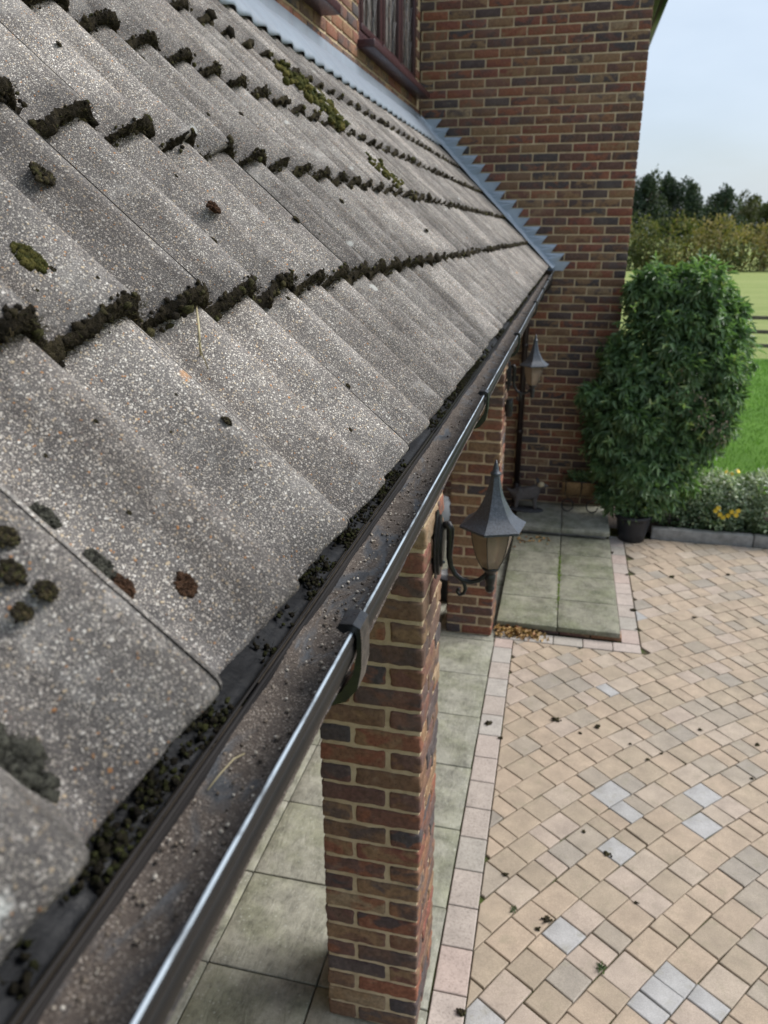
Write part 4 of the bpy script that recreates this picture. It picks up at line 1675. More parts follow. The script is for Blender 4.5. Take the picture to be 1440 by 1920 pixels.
def cushion(px, py, rpx, mat, label, group, flat=0.6, sub=3, stretch=1.0, name='moss_cushion'):
    u_, v_, off, t_ = roof_surface(px, py)
    r_ = rpx * t_ / 1430
    n_ = 110 if r_ > 0.004 else 24
    ang = rng.uniform(0, 6.28, n_)
    rr = r_ * np.sqrt(rng.uniform(0, 0.8, n_))
    lob = np.array([1 + 0.55 * mnoise.noise(Vector((math.cos(a) * 1.3 + px, math.sin(a) * 1.3, py))) for a in ang])
    rr = rr * lob
    cu, cv = rr * np.cos(ang), rr * np.sin(ang) * stretch
    cn = (r_ * flat) * 0.62 * np.sqrt(np.clip(1 - (rr / r_) ** 2, 0, 1)) * rng.uniform(0.7, 1.1, n_)
    loc = np.stack([cu, cv, cn], 1) @ FRAME_ROWS
    Vv, Ff, Rr = blobs(loc, np.full(n_, r_ * 0.2) * rng.uniform(0.6, 1.2, n_), 1, 0.35)
    # a low solid heart
    V2, F2, R2 = blobs(np.array([[0, 0, 0.0]]), np.array([[r_ * 0.62, r_ * 0.62 * stretch, r_ * flat * 0.5]]), 3, 0.22, None, FRAME_ROWS)
    Vv = np.concatenate([Vv, V2])
    Ff = np.concatenate([Ff, F2 + len(Vv) - len(V2)])
    Rr = np.concatenate([Rr, R2])
    m_ = 420 if r_ > 0.004 else 90
    dd = unit(m_)
    dd[:, 2] = np.abs(dd[:, 2])
    c_ = (dd * (np.array([r_ * 0.8, r_ * 0.8 * stretch, r_ * flat * 0.8]) * rng.uniform(0.7, 1.1, (m_, 1)))) @ FRAME_ROWS
    d_ = (dd + unit(m_) * 0.5) @ FRAME_ROWS
    s_ = unit(m_) * min(0.0006, r_ * 0.05)
    L_ = rng.uniform(0.12, 0.34, m_)[:, None] * r_
    V3 = np.stack([c_ - s_, c_ + s_, c_ + d_ * L_], 1).reshape(-1, 3)
    F3 = (np.arange(m_) * 3)[:, None] + np.array([[0, 1, 2]]) + len(Vv)
    Vv = np.concatenate([Vv, V3])
    Ff = np.concatenate([Ff, F3])
    Rr = np.concatenate([Rr, np.repeat(rng.uniform(0.3, 1.0, m_), 3)])
    o = link(name, np_mesh(name, Vv, Ff, Rr), mat, None, roof_pt(u_, v_, off))
    tag(o, label, 'moss', group)
    return o


SMALL = [(400, 453, 8), (262, 485, 6), (425, 790, 10), (657, 806, 6), (575, 690, 6), (652, 724, 6), (265, 112, 8), (555, 412, 7), (575, 450, 6), (678, 420, 7), (640, 378, 6), (415, 930, 6), (110, 83, 5),
         (157, 140, 5), (420, 155, 5), (378, 58, 5), (500, 203, 5), (452, 215, 5), (540, 560, 5), (98, 505, 7), (85, 855, 6), (242, 962, 7), (560, 630, 4), (320, 810, 4), (470, 880, 4), (610, 585, 4), (145, 170, 6), (300, 215, 5), (690, 560, 5), (740, 620, 5), (183, 520, 4), (70, 545, 4), (455, 500, 4), (515, 478, 4), (600, 440, 4), (330, 330, 4), (210, 330, 4), (390, 215, 4), (470, 300, 4), (700, 452, 4), (800, 432, 4), (330, 740, 4), (180, 790, 5), (500, 1010, 4)]
ORD = ['first', 'second', 'third', 'fourth', 'fifth', 'sixth', 'seventh', 'eighth', 'ninth', 'tenth', 'eleventh', 'twelfth', 'thirteenth', 'fourteenth', 'fifteenth', 'sixteenth', 'seventeenth', 'eighteenth', 'nineteenth', 'twentieth']
ROWN = ['eaves tile course', 'second tile course', 'third tile course', 'fourth tile course', 'top tile course']
rows = {}
for it in SMALL:
    u_, v_, _, _ = roof_surface(it[0], it[1])
    rows.setdefault(max(0, min(4, int(v_ / GAUGE))), []).append((u_, it))
for rk, lst in sorted(rows.items()):
    for oi, (u_, (px_, py_, r_)) in enumerate(sorted(lst)):
        cushion(px_, py_, r_, MOSSD, 'small dark moss cushion, %s from the near end on the %s' % (ORD[oi], ROWN[rk]), 'small moss cushions on the roof')
cushion(400, 391, 14, MOSSB, 'reddish brown moss tuft alone in the middle of the upper tiles', None)
cushion(52, 487, 30, MOSSG, 'round olive moss cushion at the left edge above the first mossy course', None, 0.5)
cushion(78, 330, 22, MOSSD, 'flattened dark moss tuft in a valley near the left edge', None, 0.5)
cushion(270, 673, 9, MOSSD, 'dark moss button on the tile below the straw stalks', None)
cushion(12, 1008, 22, MOSSD, 'dark moss ball cut by the left edge of the picture', None)
cushion(20, 1075, 26, MOSSD, 'largest of the dark moss balls clustered at lower left', None)
cushion(84, 1110, 24, MOSSD, 'rightmost dark moss ball of the cluster at lower left', None)
cushion(40, 1150, 20, MOSSD, 'lowest dark moss ball of the cluster at lower left', None)
cushion(20, 1440, 62, MOSSGREY, 'big blurred grey green moss mound at the lower left edge', None, 0.5, 3, 1.3)
cushion(185, 1060, 24, MOSSGREY, 'grey moss strip lying in a tile joint beside brown debris', None, 0.5, 3, 1.6)
cushion(85, 970, 20, MOSSGREY, 'grey moss pad in the tile joint near left edge', None, 0.5, 3, 1.6)
cushion(230, 1100, 20, MOSSB, 'rusty brown moss tuft at the end of a mossy tile joint', None, 0.6, 3, 1.3)
cushion(345, 1098, 26, MOSSB, 'shaggy clump of brown dried moss and leaf on a near tile', None, 0.7)


def moss_streak(pts, wpx, label):
    cs, rs = [], []
    for i in range(len(pts) - 1):
        for t_ in np.linspace(0, 1, 26):
            px_ = pts[i][0] * (1 - t_) + pts[i + 1][0] * t_
            py_ = pts[i][1] * (1 - t_) + pts[i + 1][1] * t_
            for _ in range(6):
                jx, jy = rng.normal(0, wpx * 0.28), rng.normal(0, wpx * 0.22)
                u_, v_, off, d_ = roof_surface(px_ + jx, py_ + jy)
                cs.append(roof_pt(u_, v_, off + 0.004)[:])
                rs.append(rng.uniform(0.12, 0.30) * wpx * d_ / 1430)
    cs = np.array(cs)
    c0_ = cs.mean(0)
    Vv, Ff, Rr = blobs(cs - c0_, np.array(rs), 2, 0.28)
    o = link('moss_streak', np_mesh('moss_streak', Vv, Ff, Rr), MOSSG, None, Vector(c0_))
    tag(o, label, 'moss', None, 'stuff')


moss_streak([(528, 128), (575, 172), (610, 205), (642, 236)], 22, 'long olive green moss streak high on the roof below the lead strip')
moss_streak([(688, 293), (720, 325), (748, 348)], 15, 'shorter olive moss streak lower on the far roof')

# straw stalks and twigs
def strand(px_pts, rpx, label, mat=None, name='straw_stalk', lift=0.004):
    P = []
    for (a, b) in px_pts:
        u_, v_, off, d_ = roof_surface(a, b)
        P.append(roof_pt(u_, v_, off + lift))
    o0 = P[0].copy()
    V_, F_ = tube([p - o0 for p in P], rpx * d_ / 1430, 6)
    o = link(name, mesh(name, V_, F_), mat or STRAW, None, o0)
    tag(o, label, 'stalk')


strand([(358, 585), (362, 620), (364, 655), (368, 690)], 2.0, 'pale straw stalk hanging from the mossy tile edge', None, 'straw_stalk', 0.010)
strand([(366, 640), (372, 670), (385, 700)], 1.0, 'thin bent straw wisp below the pale stalk', None, 'straw_stalk', 0.006)
o0 = Vector((-0.200, 0.34, Z0 - 0.3465))
for (pts, r_, lab) in (([(-0.206, 0.372, -.343), (-0.203, 0.385, -.340), (-0.199, 0.400, -.338), (-0.196, 0.41, -.341)], 0.0006, 'pale curved twig lying in the gutter silt'),
                       ([(-0.159, 0.425, -.338), (-0.163, 0.432, -.335), (-0.166, 0.436, -.337)], 0.002, 'little tan seed case beside the gutter lip')):
    V_, F_ = tube([Vector((a, b, c + Z0)) - o0 for a, b, c in pts], r_, 6)
    tag(link('twig', mesh('twig', V_, F_), STRAW, None, o0), lab, 'twig')

# ------------------------------------------------------------------ lanterns
def make_lantern(loc, label):
    L = empty('wall_lantern', loc)          # loc: wall plate centre on the pillar face
    tag(L, label, 'lantern', 'coach lanterns on the brick pillars')
    AX = 0.168
    HP = 0.36
    zc = -0.88

    def z(zr):
        return zr - zc
    # back plate: stacked ovals
    Mx = Mixed()
    for (x0, x1, ry, rz) in ((0.001, 0.007, 0.048, 0.112), (0.0065, 0.016, 0.040, 0.098), (0.0155, 0.024, 0.028, 0.070)):
        ringv = []
        for xx, sc in ((x0, 1.0), (x1 - 0.002, 1.0), (x1, 0.93)):
            for i in range(28):
                a = 2 * math.pi * i / 28
                lob = 1 + 0.05 * math.cos(4 * a)
                ringv.append((xx, ry * sc * lob * math.cos(a), rz * sc * math.sin(a)))
        ff = []
        for lv in range(2):
            for i in range(28):
                ff.append((lv * 28 + i, lv * 28 + (i + 1) % 28, (lv + 1) * 28 + (i + 1) % 28, (lv + 1) * 28 + i))
        ff.append(tuple(56 + i for i in range(28)))
        ff.append(tuple(range(28))[::-1])
        Mx.add(ringv, ff)
    bpl = link('back_plate', Mx.build('back_plate', False), BLACKIRON, L)
    for zz in (-0.055, 0.055):
        V_, F_ = lathe([(0.0, 0.006), (0.004, 0.005), (0.0055, 0.0)], 10)
        V_ = [Vector((0.024 + v_.z, v_.x, v_.y + zz)) for v_ in V_]
        link('screw', mesh('screw', V_, F_), LEADCAME, bpl)
    # arm
    arm = [(0.022, z(-0.815)), (0.036, z(-0.812)), (0.043, z(-0.825)), (0.043, z(-0.87)), (0.042, z(-0.915)), (0.047, z(-0.945)), (0.062, z(-0.972)), (0.085, z(-0.989)), (0.110, z(-0.993)), (0.135, z(-0.984)), (0.152, z(-0.968)), (0.163, z(-0.955))]
    V_, F_ = tube([(a, 0, b) for a, b in arm], [0.011, 0.0135, 0.0125, 0.011, 0.0095, 0.0085, 0.008, 0.008, 0.008, 0.008, 0.0085, 0.009], 12)
    link('arm', mesh('arm', V_, F_), BLACKIRON, L)
    sc = [(0.078, z(-0.986)), (0.090, z(-1.000)), (0.095, z(-1.017)), (0.090, z(-1.033)), (0.077, z(-1.039)), (0.068, z(-1.030)), (0.071, z(-1.021)), (0.078, z(-1.022))]
    V_, F_ = tube([(a, 0, b) for a, b in sc], [0.006, 0.006, 0.006, 0.0058, 0.0055, 0.005, 0.005, 0.006], 10)
    link('scroll', mesh('scroll', V_, F_), BLACKIRON, L)
    # hexagonal pagoda roof
    prof = [(0.1005, z(-0.805)), (0.1015, z(-0.798)), (0.081, z(-0.786)), (0.059, z(-0.767)), (0.043, z(-0.741)), (0.0285, z(-0.712)), (0.0195, z(-0.680)), (0.0135, z(-0.648)), (0.0125, z(-0.642))]
    sp = []
    for i in range(1, len(prof) - 1):
        p0, p1, p2, p3 = prof[max(i - 1, 1)], prof[i], prof[i + 1], prof[min(i + 2, len(prof) - 1)]
        for tt in (0, 0.34, 0.67):
            sp.append(tuple(0.5 * (2 * b_ + (-a_ + c_) * tt + (2 * a_ - 5 * b_ + 4 * c_ - d_) * tt ** 2 + (-a_ + 3 * b_ - 3 * c_ + d_) * tt ** 3) for a_, b_, c_, d_ in zip(p0, p1, p2, p3)))
    sp.append(prof[-1])
    V_, F_ = facets(sp, 6, (AX, 0, 0), HP)
    Vr, Fr = facets(prof[:2], 6, (AX, 0, 0), HP)
    inner = [(0.0995, z(-0.8045)), (0.060, z(-0.790)), (0.02, z(-0.770))]
    Mx = Mixed()
    Mx.add(V_, F_)
    Mx.add(Vr, Fr)
    V2, F2 = lathe(inner, 6, (AX, 0, 0), True, False, HP)
    Mx.add(V2, [f[::-1] for f in F2])
    cap = link('roof_cap', Mx.build('roof_cap', True), IRON, L)
    V_, F_ = lathe([(0.0145, z(-0.648)), (0.016, z(-0.645)), (0.0145, z(-0.640)), (0.009, z(-0.636)), (0.0085, z(-0.626)), (0.0055, z(-0.616)), (0.002, z(-0.603))], 12, (AX, 0, 0), True, True)
    link('finial', mesh('finial', V_, F_), IRON, cap)
    # glass
    gl = [(0.0245, z(-0.940)), (0.034, z(-0.926)), (0.0455, z(-0.903)), (0.0545, z(-0.873)), (0.0615, z(-0.842)), (0.0640, z(-0.815)), (0.0640, z(-0.795))]
    V_, F_ = facets(gl, 6, (AX, 0, 0), HP)
    link('glass', mesh('glass', V_, F_, True), SMOKE, L)
    rb = Mixed()
    for i in range(6):
        a = 2 * math.pi * (i + HP) / 6
        V_, F_ = tube([(AX + r_ * 1.01 * math.cos(a), r_ * 1.01 * math.sin(a), zz) for r_, zz in gl], 0.0012, 5)
        rb.add(V_, F_)
    link('glazing_rib', rb.build('glazing_rib'), BLACKIRON, L)
    # lamp inside
    V_, F_ = lathe([(0.004, z(-0.935)), (0.012, z(-0.92)), (0.012, z(-0.905)), (0.019, z(-0.885)), (0.021, z(-0.865)), (0.015, z(-0.848)), (0.002, z(-0.842))], 14, (AX, 0, 0), True, True)
    link('bulb', mesh('bulb', V_, F_), WHITEPL, L)
    V_, F_ = lathe([(0.004, z(-1.022)), (0.012, z(-1.016)), (0.0155, z(-1.004)), (0.012, z(-0.997)), (0.0145, z(-0.990)), (0.0165, z(-0.975)), (0.0165, z(-0.962)), (0.0135, z(-0.957)), (0.0185, z(-0.951)), (0.027, z(-0.941)), (0.029, z(-0.936)), (0.026, z(-0.934))], 16, (AX, 0, 0), True, True)
    link('collar', mesh('collar', V_, F_), BLACKIRON, L)
    return L


make_lantern((-0.3325, 2.115, 1.87), 'black coach lantern with smoked glass on the nearest brick pillar')
make_lantern((-0.3535, 5.130, 1.87), 'small distant coach lantern on the farther brick pillar')
bx = box_obj('junction_box', (-0.332, 5.13, 1.66), (0.045, 0.075, 0.115), CLIP, None, 0.006)
tag(bx, 'small black box fixed below the distant lantern', 'box')

# ------------------------------------------------------------------ things by the far wall
# black pot
PC = Vector((0.765, 7.175, 0))
pot = empty('plant_pot', PC)
tag(pot, 'black plastic plant pot at the foot of the climbing plant', 'pot')
V_, F_ = lathe([(0.105, 0.002), (0.118, 0.006), (0.136, 0.10), (0.155, 0.215), (0.158, 0.225), (0.171, 0.228), (0.173, 0.262), (0.168, 0.268), (0.160, 0.262), (0.156, 0.235)], 40, (0, 0, 0), False, True)
link('pot_body', mesh('pot_body', V_, F_), POT, pot)
V_, F_ = lathe([(0.157, 0.238), (0.10, 0.246), (0.03, 0.25)], 24, (0, 0, 0), True, False)
link('soil', mesh('soil', V_, F_), SOIL, pot)

# wall trough with coir liner on an iron cradle
tr = empty('coir_planter', (0.27, 7.48, 0.153))
tag(tr, 'trough planter with shaggy coir liner on the upper step', 'planter')
V_, F_ = [], []
na, nl = 14, 22
for j in range(nl + 1):
    s = j / nl
    xx = -0.185 + 0.37 * s
    end = 1 - abs(2 * s - 1) ** 4 * 0.35
    for i in range(na + 1):
        a = math.pi * i / na
        yy_ = 0.115 * math.cos(a) * end
        zz = 0.325 - 0.165 * math.sin(a) ** 0.8 * end
        nn_ = mnoise.noise(Vector((xx * 22, yy_ * 22, zz * 22)))
        V_.append((xx + 0.012 * nn_, yy_ * (1 + 0.09 * nn_), zz + 0.018 * nn_))
for j in range(nl):
    for i in range(na):
        F_.append((j * (na + 1) + i, j * (na + 1) + i + 1, (j + 1) * (na + 1) + i + 1, (j + 1) * (na + 1) + i))
F_.append(tuple(range(na + 1)))
F_.append(tuple(nl * (na + 1) + i for i in range(na + 1))[::-1])
o = link('coir_liner', mesh('coir_liner', V_, F_), COIR, tr)
# shaggy fibres
m_ = 1400
fx = rng.uniform(-0.185, 0.185, m_)
fa = rng.uniform(0.5, 2.7, m_) + math.pi * 0
fy = -0.118 * np.abs(np.cos(fa)) - 0.004
fz = 0.325 - 0.160 * np.sin(fa) * rng.uniform(0.5, 1.15, m_)
c_ = np.stack([fx, fy, fz], 1)
d_ = np.stack([rng.normal(0, 0.35, m_), rng.normal(-0.2, 0.3, m_), -np.ones(m_)], 1)
s_ = unit(m_) * 0.0014
L_ = rng.uniform(0.02, 0.055, m_)[:, None]
Vv = np.stack([c_ - s_, c_ + s_, c_ + d_ * L_], 1).reshape(-1, 3)
o = link('coir_fibre', np_mesh('coir_fibre', Vv, (np.arange(m_) * 3)[:, None] + np.array([[0, 1, 2]])), COIR, tr)
o["kind"] = 'stuff'
fr = Mixed()
for xx in (-0.15, 0.0, 0.15):
    pts = [(xx, -0.128 * math.cos(a), 0.33 - 0.185 * math.sin(a)) for a in np.linspace(0, math.pi, 12)]
    fr.add(*tube(pts, 0.005, 6))
for yy_ in (-0.128, 0.128):
    fr.add(*tube([(-0.195, yy_, 0.33), (0.195, yy_, 0.33)], 0.006, 6))
fr.add(*tube([(-0.15, -0.005, 0.143), (0.15, -0.005, 0.143)], 0.006, 6))
link('iron_cradle', fr.build('iron_cradle'), CLIP, tr)
for xx in (-0.12, 0.12):
    pts = [(xx + 0.055 * math.cos(a), -0.06 + 0.02 * math.sin(a), 0.062 + 0.055 * math.sin(a)) for a in np.linspace(math.pi * 0.02, math.pi * 1.98, 22)]
    link('scroll_foot', mesh('scroll_foot', *tube(pts, 0.006, 6)), CLIP, tr)
    link('strut', mesh('strut', *tube([(xx, -0.055, 0.118), (xx * 1.1, -0.02, 0.150)], 0.005, 6)), CLIP, tr)
n_ = 420
C = np.stack([rng.uniform(-0.13, 0.14, n_), rng.normal(0, 0.045, n_), rng.uniform(0.31, 0.39, n_)], 1)
D = unit(n_)
D[:, 2] = np.abs(D[:, 2]) * 0.6
V_, F_, R_ = leaves(C, D, unit(n_) + np.array([0, -0.5, 1]), rng.uniform(0.025, 0.05, n_), rng.uniform(0.012, 0.022, n_))
link('trailing_plant', np_mesh('trailing_plant', V_, F_, R_), CLIMB, tr)["kind"] = 'stuff'

# animal ornament: one skinned body
orn = empty('animal_ornament', (-0.215, 7.36, 0.1535))
tag(orn, 'weathered grey animal figure ornament with pale face on the rear step', 'ornament')
pts = [(-0.15, 0, 0.175, 0.050), (-0.06, 0, 0.170, 0.062), (0.02, 0, 0.185, 0.058), (0.06, -0.005, 0.235, 0.042), (0.085, -0.012, 0.275, 0.040), (0.125, -0.02, 0.272, 0.026), (0.165, -0.026, 0.270, 0.012),
       (0.045, 0.03, 0.10, 0.022), (0.05, 0.03, 0.02, 0.019), (0.045, -0.03, 0.10, 0.022), (0.055, -0.03, 0.02, 0.019), (-0.13, 0.032, 0.10, 0.025), (-0.14, 0.032, 0.02, 0.019), (-0.13, -0.032, 0.10, 0.025), (-0.14, -0.032, 0.02, 0.019),
       (-0.20, 0, 0.185, 0.018), (-0.235, 0, 0.215, 0.009)]
ed = [(0, 1), (1, 2), (2, 3), (3, 4), (4, 5), (5, 6), (2, 7), (7, 8), (2, 9), (9, 10), (0, 11), (11, 12), (0, 13), (13, 14), (0, 15), (15, 16)]
me = bpy.data.meshes.new('body')
me.from_pydata([p[:3] for p in pts], ed, [])
o = link('body', me, STONEW, orn)
smd = o.modifiers.new('skin', 'SKIN')
for i, p in enumerate(pts):
    me.skin_vertices[0].data[i].radius = (p[3], p[3])
me.skin_vertices[0].data[1].use_root = True
o.modifiers.new('sub', 'SUBSURF').levels = 2
o.modifiers['sub'].render_levels = 2
V_, F_ = lathe([(0.032, -0.015), (0.034, 0.005), (0.026, 0.022), (0.008, 0.030)], 14, (0.095, -0.030, 0.282), True, True)
link('pale_face', mesh('pale_face', V_, F_), CREAMP, orn)
for s in (-1, 1):
    V_, F_ = tube([(0.07, 0.022 * s - 0.01, 0.300), (0.055, 0.032 * s - 0.01, 0.325), (0.043, 0.034 * s - 0.01, 0.338)], [0.014, 0.011, 0.003], 8)
    link('ear', mesh('ear', V_, F_), STONED, orn)
V_, F_ = lathe([(0.135, 0.0), (0.14, 0.006), (0.132, 0.016), (0.09, 0.020)], 30, (0, 0, 0), True, True)
V_ = [Vector((v_.x * 1.25 - 0.04, v_.y * 0.62, v_.z)) for v_ in V_]
link('plinth', mesh('plinth', V_, F_), STONED, orn)

# white bucket on the porch floor, black pot behind the second pillar
V_, F_ = lathe([(0.07, 0.0), (0.085, 0.01), (0.092, 0.12), (0.085, 0.17), (0.06, 0.20), (0.05, 0.23), (0.054, 0.236), (0.03, 0.25)], 26, (0, 0, 0), True, True)
tag(link('white_jar', mesh('white_jar', V_, F_), WHITEPL, None, (-1.08, 7.30, 0.001)), 'white rounded jar at the far end of porch floor', 'jar')
V_, F_ = lathe([(0.07, 0.0), (0.085, 0.01), (0.11, 0.19), (0.118, 0.195), (0.118, 0.215), (0.108, 0.215), (0.10, 0.19), (0.02, 0.18)], 26, (0, 0, 0), True, True)
tag(link('small_pot', mesh('small_pot', V_, F_), POT, None, (-0.735, 5.50, 0.001)), 'small black pot half hidden behind farther pillar base', 'pot')

# ------------------------------------------------------------------ flower bed and kerb
bed = sheet('flower_bed', 0.53, 6.0, 7.30, 8.3, 0.045, SOIL, 40, 8, 0.03, 3.0)
tag(bed, 'soil bed behind the kerb', None, None, 'structure')
kx = 0.95
ki = 0
kerbE = empty('kerb', (2.5, 7.26, 0))
tag(kerbE, 'grey concrete kerb edging the flower bed', 'kerb')
while kx < 6.0:
    put(box_obj('kerb_stone', (kx + 0.4575, 7.268, 0.045), (0.909, 0.075, 0.13), KERB, None, 0.010, random.random(), (8, 1, 1), 0.003, ki), kerbE)
    kx += 0.915
    ki += 1


def shell_points(n_, c, r, inner=0.62, lump=0.22, fr=2.6, seed=0.0):
    d = unit(n_)
    k_ = np.array([mnoise.noise(Vector((x[0] * fr + seed, x[1] * fr, x[2] * fr))) for x in d])
    rad_ = (1 + lump * k_ * 1.6) * rng.uniform(inner ** 3, 1.0, n_) ** (1 / 3)
    return np.asarray(c) + d * rad_[:, None] * np.asarray(r), d


# climbing plant
cl = empty('climbing_plant', (0.85, 7.42, 0.0))
tag(cl, 'large leafy dark green climbing plant bushing out over the wall corner', 'climber')
Cs, Ds = [], []
lumps = [((0.98, 7.44, 1.55), (0.56, 0.32, 0.86), 3000), ((0.60, 7.34, 1.10), (0.34, 0.28, 0.56), 1500), ((0.84, 7.30, 0.66), (0.42, 0.28, 0.46), 1300),
         ((1.10, 7.56, 2.08), (0.36, 0.30, 0.46), 1200), ((0.78, 7.50, 2.20), (0.20, 0.20, 0.26), 420), ((1.36, 7.52, 1.72), (0.27, 0.26, 0.46), 800), ((1.15, 7.40, 1.05), (0.34, 0.26, 0.46), 800)]
lq = random.Random(77)
base_l = list(lumps)
for (c, r, n_) in base_l:                    # billows that break up the outline
    for _ in range(max(3, n_ // 260)):
        d = Vector((lq.gauss(0, 1), lq.gauss(-0.5, 1), lq.gauss(0.1, 1))).normalized()
        rr_ = lq.uniform(0.07, 0.15)
        lumps.append(((c[0] + d.x * r[0] * 0.95, c[1] + d.y * r[1] * 0.95, c[2] + d.z * r[2] * 0.95), (rr_, rr_ * 0.9, rr_ * 0.9), 170))
for (c, r, n_) in lumps:
    p, d = shell_points(n_, c, r, 0.66, 0.26, 3.2, c[0] * 5)
    Cs.append(p)
    Ds.append(d)
C = np.concatenate(Cs)
D = np.concatenate(Ds)
keep = ~((C[:, 0] < XR + 0.02) & (C[:, 1] > YW - 0.03)) & (C[:, 2] > 0.22)
C, D = C[keep], D[keep]
n_ = len(C)
# three to five leaflets from every point
VT, FT, RT_ = [], [], []
main = D * 0.9 + unit(n_) * 0.5 + np.array([0, 0, -0.75])
main /= np.linalg.norm(main, axis=1, keepdims=True)
lr = rng.uniform(0, 1, n_)
for kf in range(4):
    dd = main + unit(n_) * 0.75
    nn_ = D + unit(n_) * 0.55 + np.array([0, 0, 0.55])
    Vv, Ff, Rr = leaves(C + unit(n_) * 0.012, dd, nn_, rng.uniform(0.045, 0.11, n_), rng.uniform(0.016, 0.034, n_), 0.22, 0.18)
    Rr = np.clip(np.repeat(lr, 6) * 0.75 + Rr * 0.25, 0, 1)
    acc(Vv, Ff, Rr)
for i in range(70):
    j = int(rng.integers(0, len(C)))
    if C[j][2] < 0.6:
        continue
    d0 = Vector(D[j]) + Vector((0, -0.2, 0.5)) + Vector(unit(1)[0]) * 0.5
    d0.normalize()
    ln = rng.uniform(0.12, 0.26)
    m_ = 16
    tt = np.linspace(0.1, 1, m_)
    base = np.asarray(C[j]) + np.outer(tt * ln, np.array(d0)) - np.outer(tt ** 2 * 0.05, np.array([0, 0, 1]))
    if base[:, 0].min() < XR + 0.02 and base[:, 1].max() > YW - 0.06:
        continue
    Vv, Ff, Rr = leaves(base, unit(m_) + np.array(d0) * 0.7, unit(m_) * 0.5 + np.array([0, -0.3, 1]), rng.uniform(0.04, 0.08, m_), rng.uniform(0.014, 0.026, m_))
    acc(Vv, Ff, np.clip(0.6 + Rr * 0.4, 0, 1))
Vv = np.concatenate(VT) - np.array([0.85, 7.42, 0.0])
link('foliage', np_mesh('foliage', Vv, np.concatenate(FT), np.concatenate(RT_)), CLIMB, cl)
q = random.Random(6)
for i in range(9):
    x0 = 0.72 + q.uniform(-.08, .1) - 0.85
    tx, ty, tz = q.uniform(-0.45, 0.7), q.uniform(-0.1, 0.25), q.uniform(1.2, 2.4)
    pts = []
    for s in np.linspace(0, 1, 10):
        pts.append((x0 + (tx - x0) * s ** 1.4 + 0.03 * mnoise.noise(Vector((s * 4, i, 0))), -0.25 + (ty + 0.25) * s + 0.03 * mnoise.noise(Vector((s * 4, i, 5))), 0.22 + (tz - 0.22) * s))
    V_, F_ = tube(pts, [0.011 - 0.008 * s for s in np.linspace(0, 1, 10)], 7)
    link('stem', mesh('stem', V_, F_), BARK, cl)
# a few withered leaves
n_ = 130
s = rng.uniform(0.1, 1, n_)
C = np.stack([0.15 + 0.45 * s + rng.normal(0, 0.05, n_), -0.36 + rng.normal(0, 0.04, n_), 1.50 - 0.45 * s + rng.normal(0, 0.09, n_)], 1)
V_, F_, R_ = leaves(C, unit(n_) + np.array([0, -0.2, -0.5]), unit(n_), rng.uniform(0.02, 0.05, n_), rng.uniform(0.006, 0.014, n_))
link('dry_leaf', np_mesh('dry_leaf', V_, F_, R_), simple('withered_leaf', (0.22, 0.18, 0.13), 0.8, 30, 0.3, 0).m, cl)["kind"] = 'stuff'

# leaves in the pot
n_ = 260
p, d = shell_points(n_, (-0.02, -0.03, 0.36), (0.16, 0.15, 0.17), 0.5)
V_, F_, R_ = leaves(p, d + unit(n_) * 0.5 + np.array([0, -0.2, -0.1]), d + unit(n_) * 0.5, rng.uniform(0.04, 0.07, n_), rng.uniform(0.018, 0.03, n_))
link('pot_plant', np_mesh('pot_plant', V_, F_, R_), CLIMB, pot)["kind"] = 'stuff'

# variegated shrub
vs = empty('variegated_shrub', (1.9, 7.75, 0.05))
tag(vs, 'low white variegated shrub spilling over the kerb', 'shrub')
Cs, Ds = [], []
for (c, r, n_) in (((1.55, 7.58, 0.27), (0.42, 0.34, 0.34), 3200), ((2.05, 7.57, 0.30), (0.45, 0.36, 0.33), 3400), ((2.55, 7.60, 0.28), (0.45, 0.36, 0.33), 2600), ((3.1, 7.72, 0.26), (0.45, 0.36, 0.33), 1600), ((1.25, 7.54, 0.20), (0.30, 0.24, 0.28), 1400)):
    p, d = shell_points(n_, c, r, 0.7, 0.2, 3.0, c[0] * 3)
    Cs.append(p)
    Ds.append(d)
C = np.concatenate(Cs)
D = np.concatenate(Ds)
keep = C[:, 2] > 0.08
C, D = C[keep], D[keep]
n_ = len(C)
VT, FT, RT_ = [], [], []
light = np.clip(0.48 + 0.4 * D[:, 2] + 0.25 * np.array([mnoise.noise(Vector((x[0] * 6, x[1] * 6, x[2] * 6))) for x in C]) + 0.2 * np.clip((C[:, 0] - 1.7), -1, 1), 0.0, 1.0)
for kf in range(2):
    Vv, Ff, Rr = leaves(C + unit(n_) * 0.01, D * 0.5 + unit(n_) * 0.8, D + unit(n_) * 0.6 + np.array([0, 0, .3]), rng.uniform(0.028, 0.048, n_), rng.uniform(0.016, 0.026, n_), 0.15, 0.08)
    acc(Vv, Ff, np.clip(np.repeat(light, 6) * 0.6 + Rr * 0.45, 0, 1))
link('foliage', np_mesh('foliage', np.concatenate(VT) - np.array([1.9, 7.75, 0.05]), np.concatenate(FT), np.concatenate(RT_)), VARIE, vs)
for i in range(7):
    x0 = -0.6 + 0.3 * i
    V_, F_ = tube([(x0, 0.0, -0.02), (x0 + q.uniform(-.1, .1), -0.05, 0.15), (x0 + q.uniform(-.2, .2), -0.1, 0.34)], [0.01, 0.007, 0.003], 6)
    link('stem', mesh('stem', V_, F_), BARK, vs)
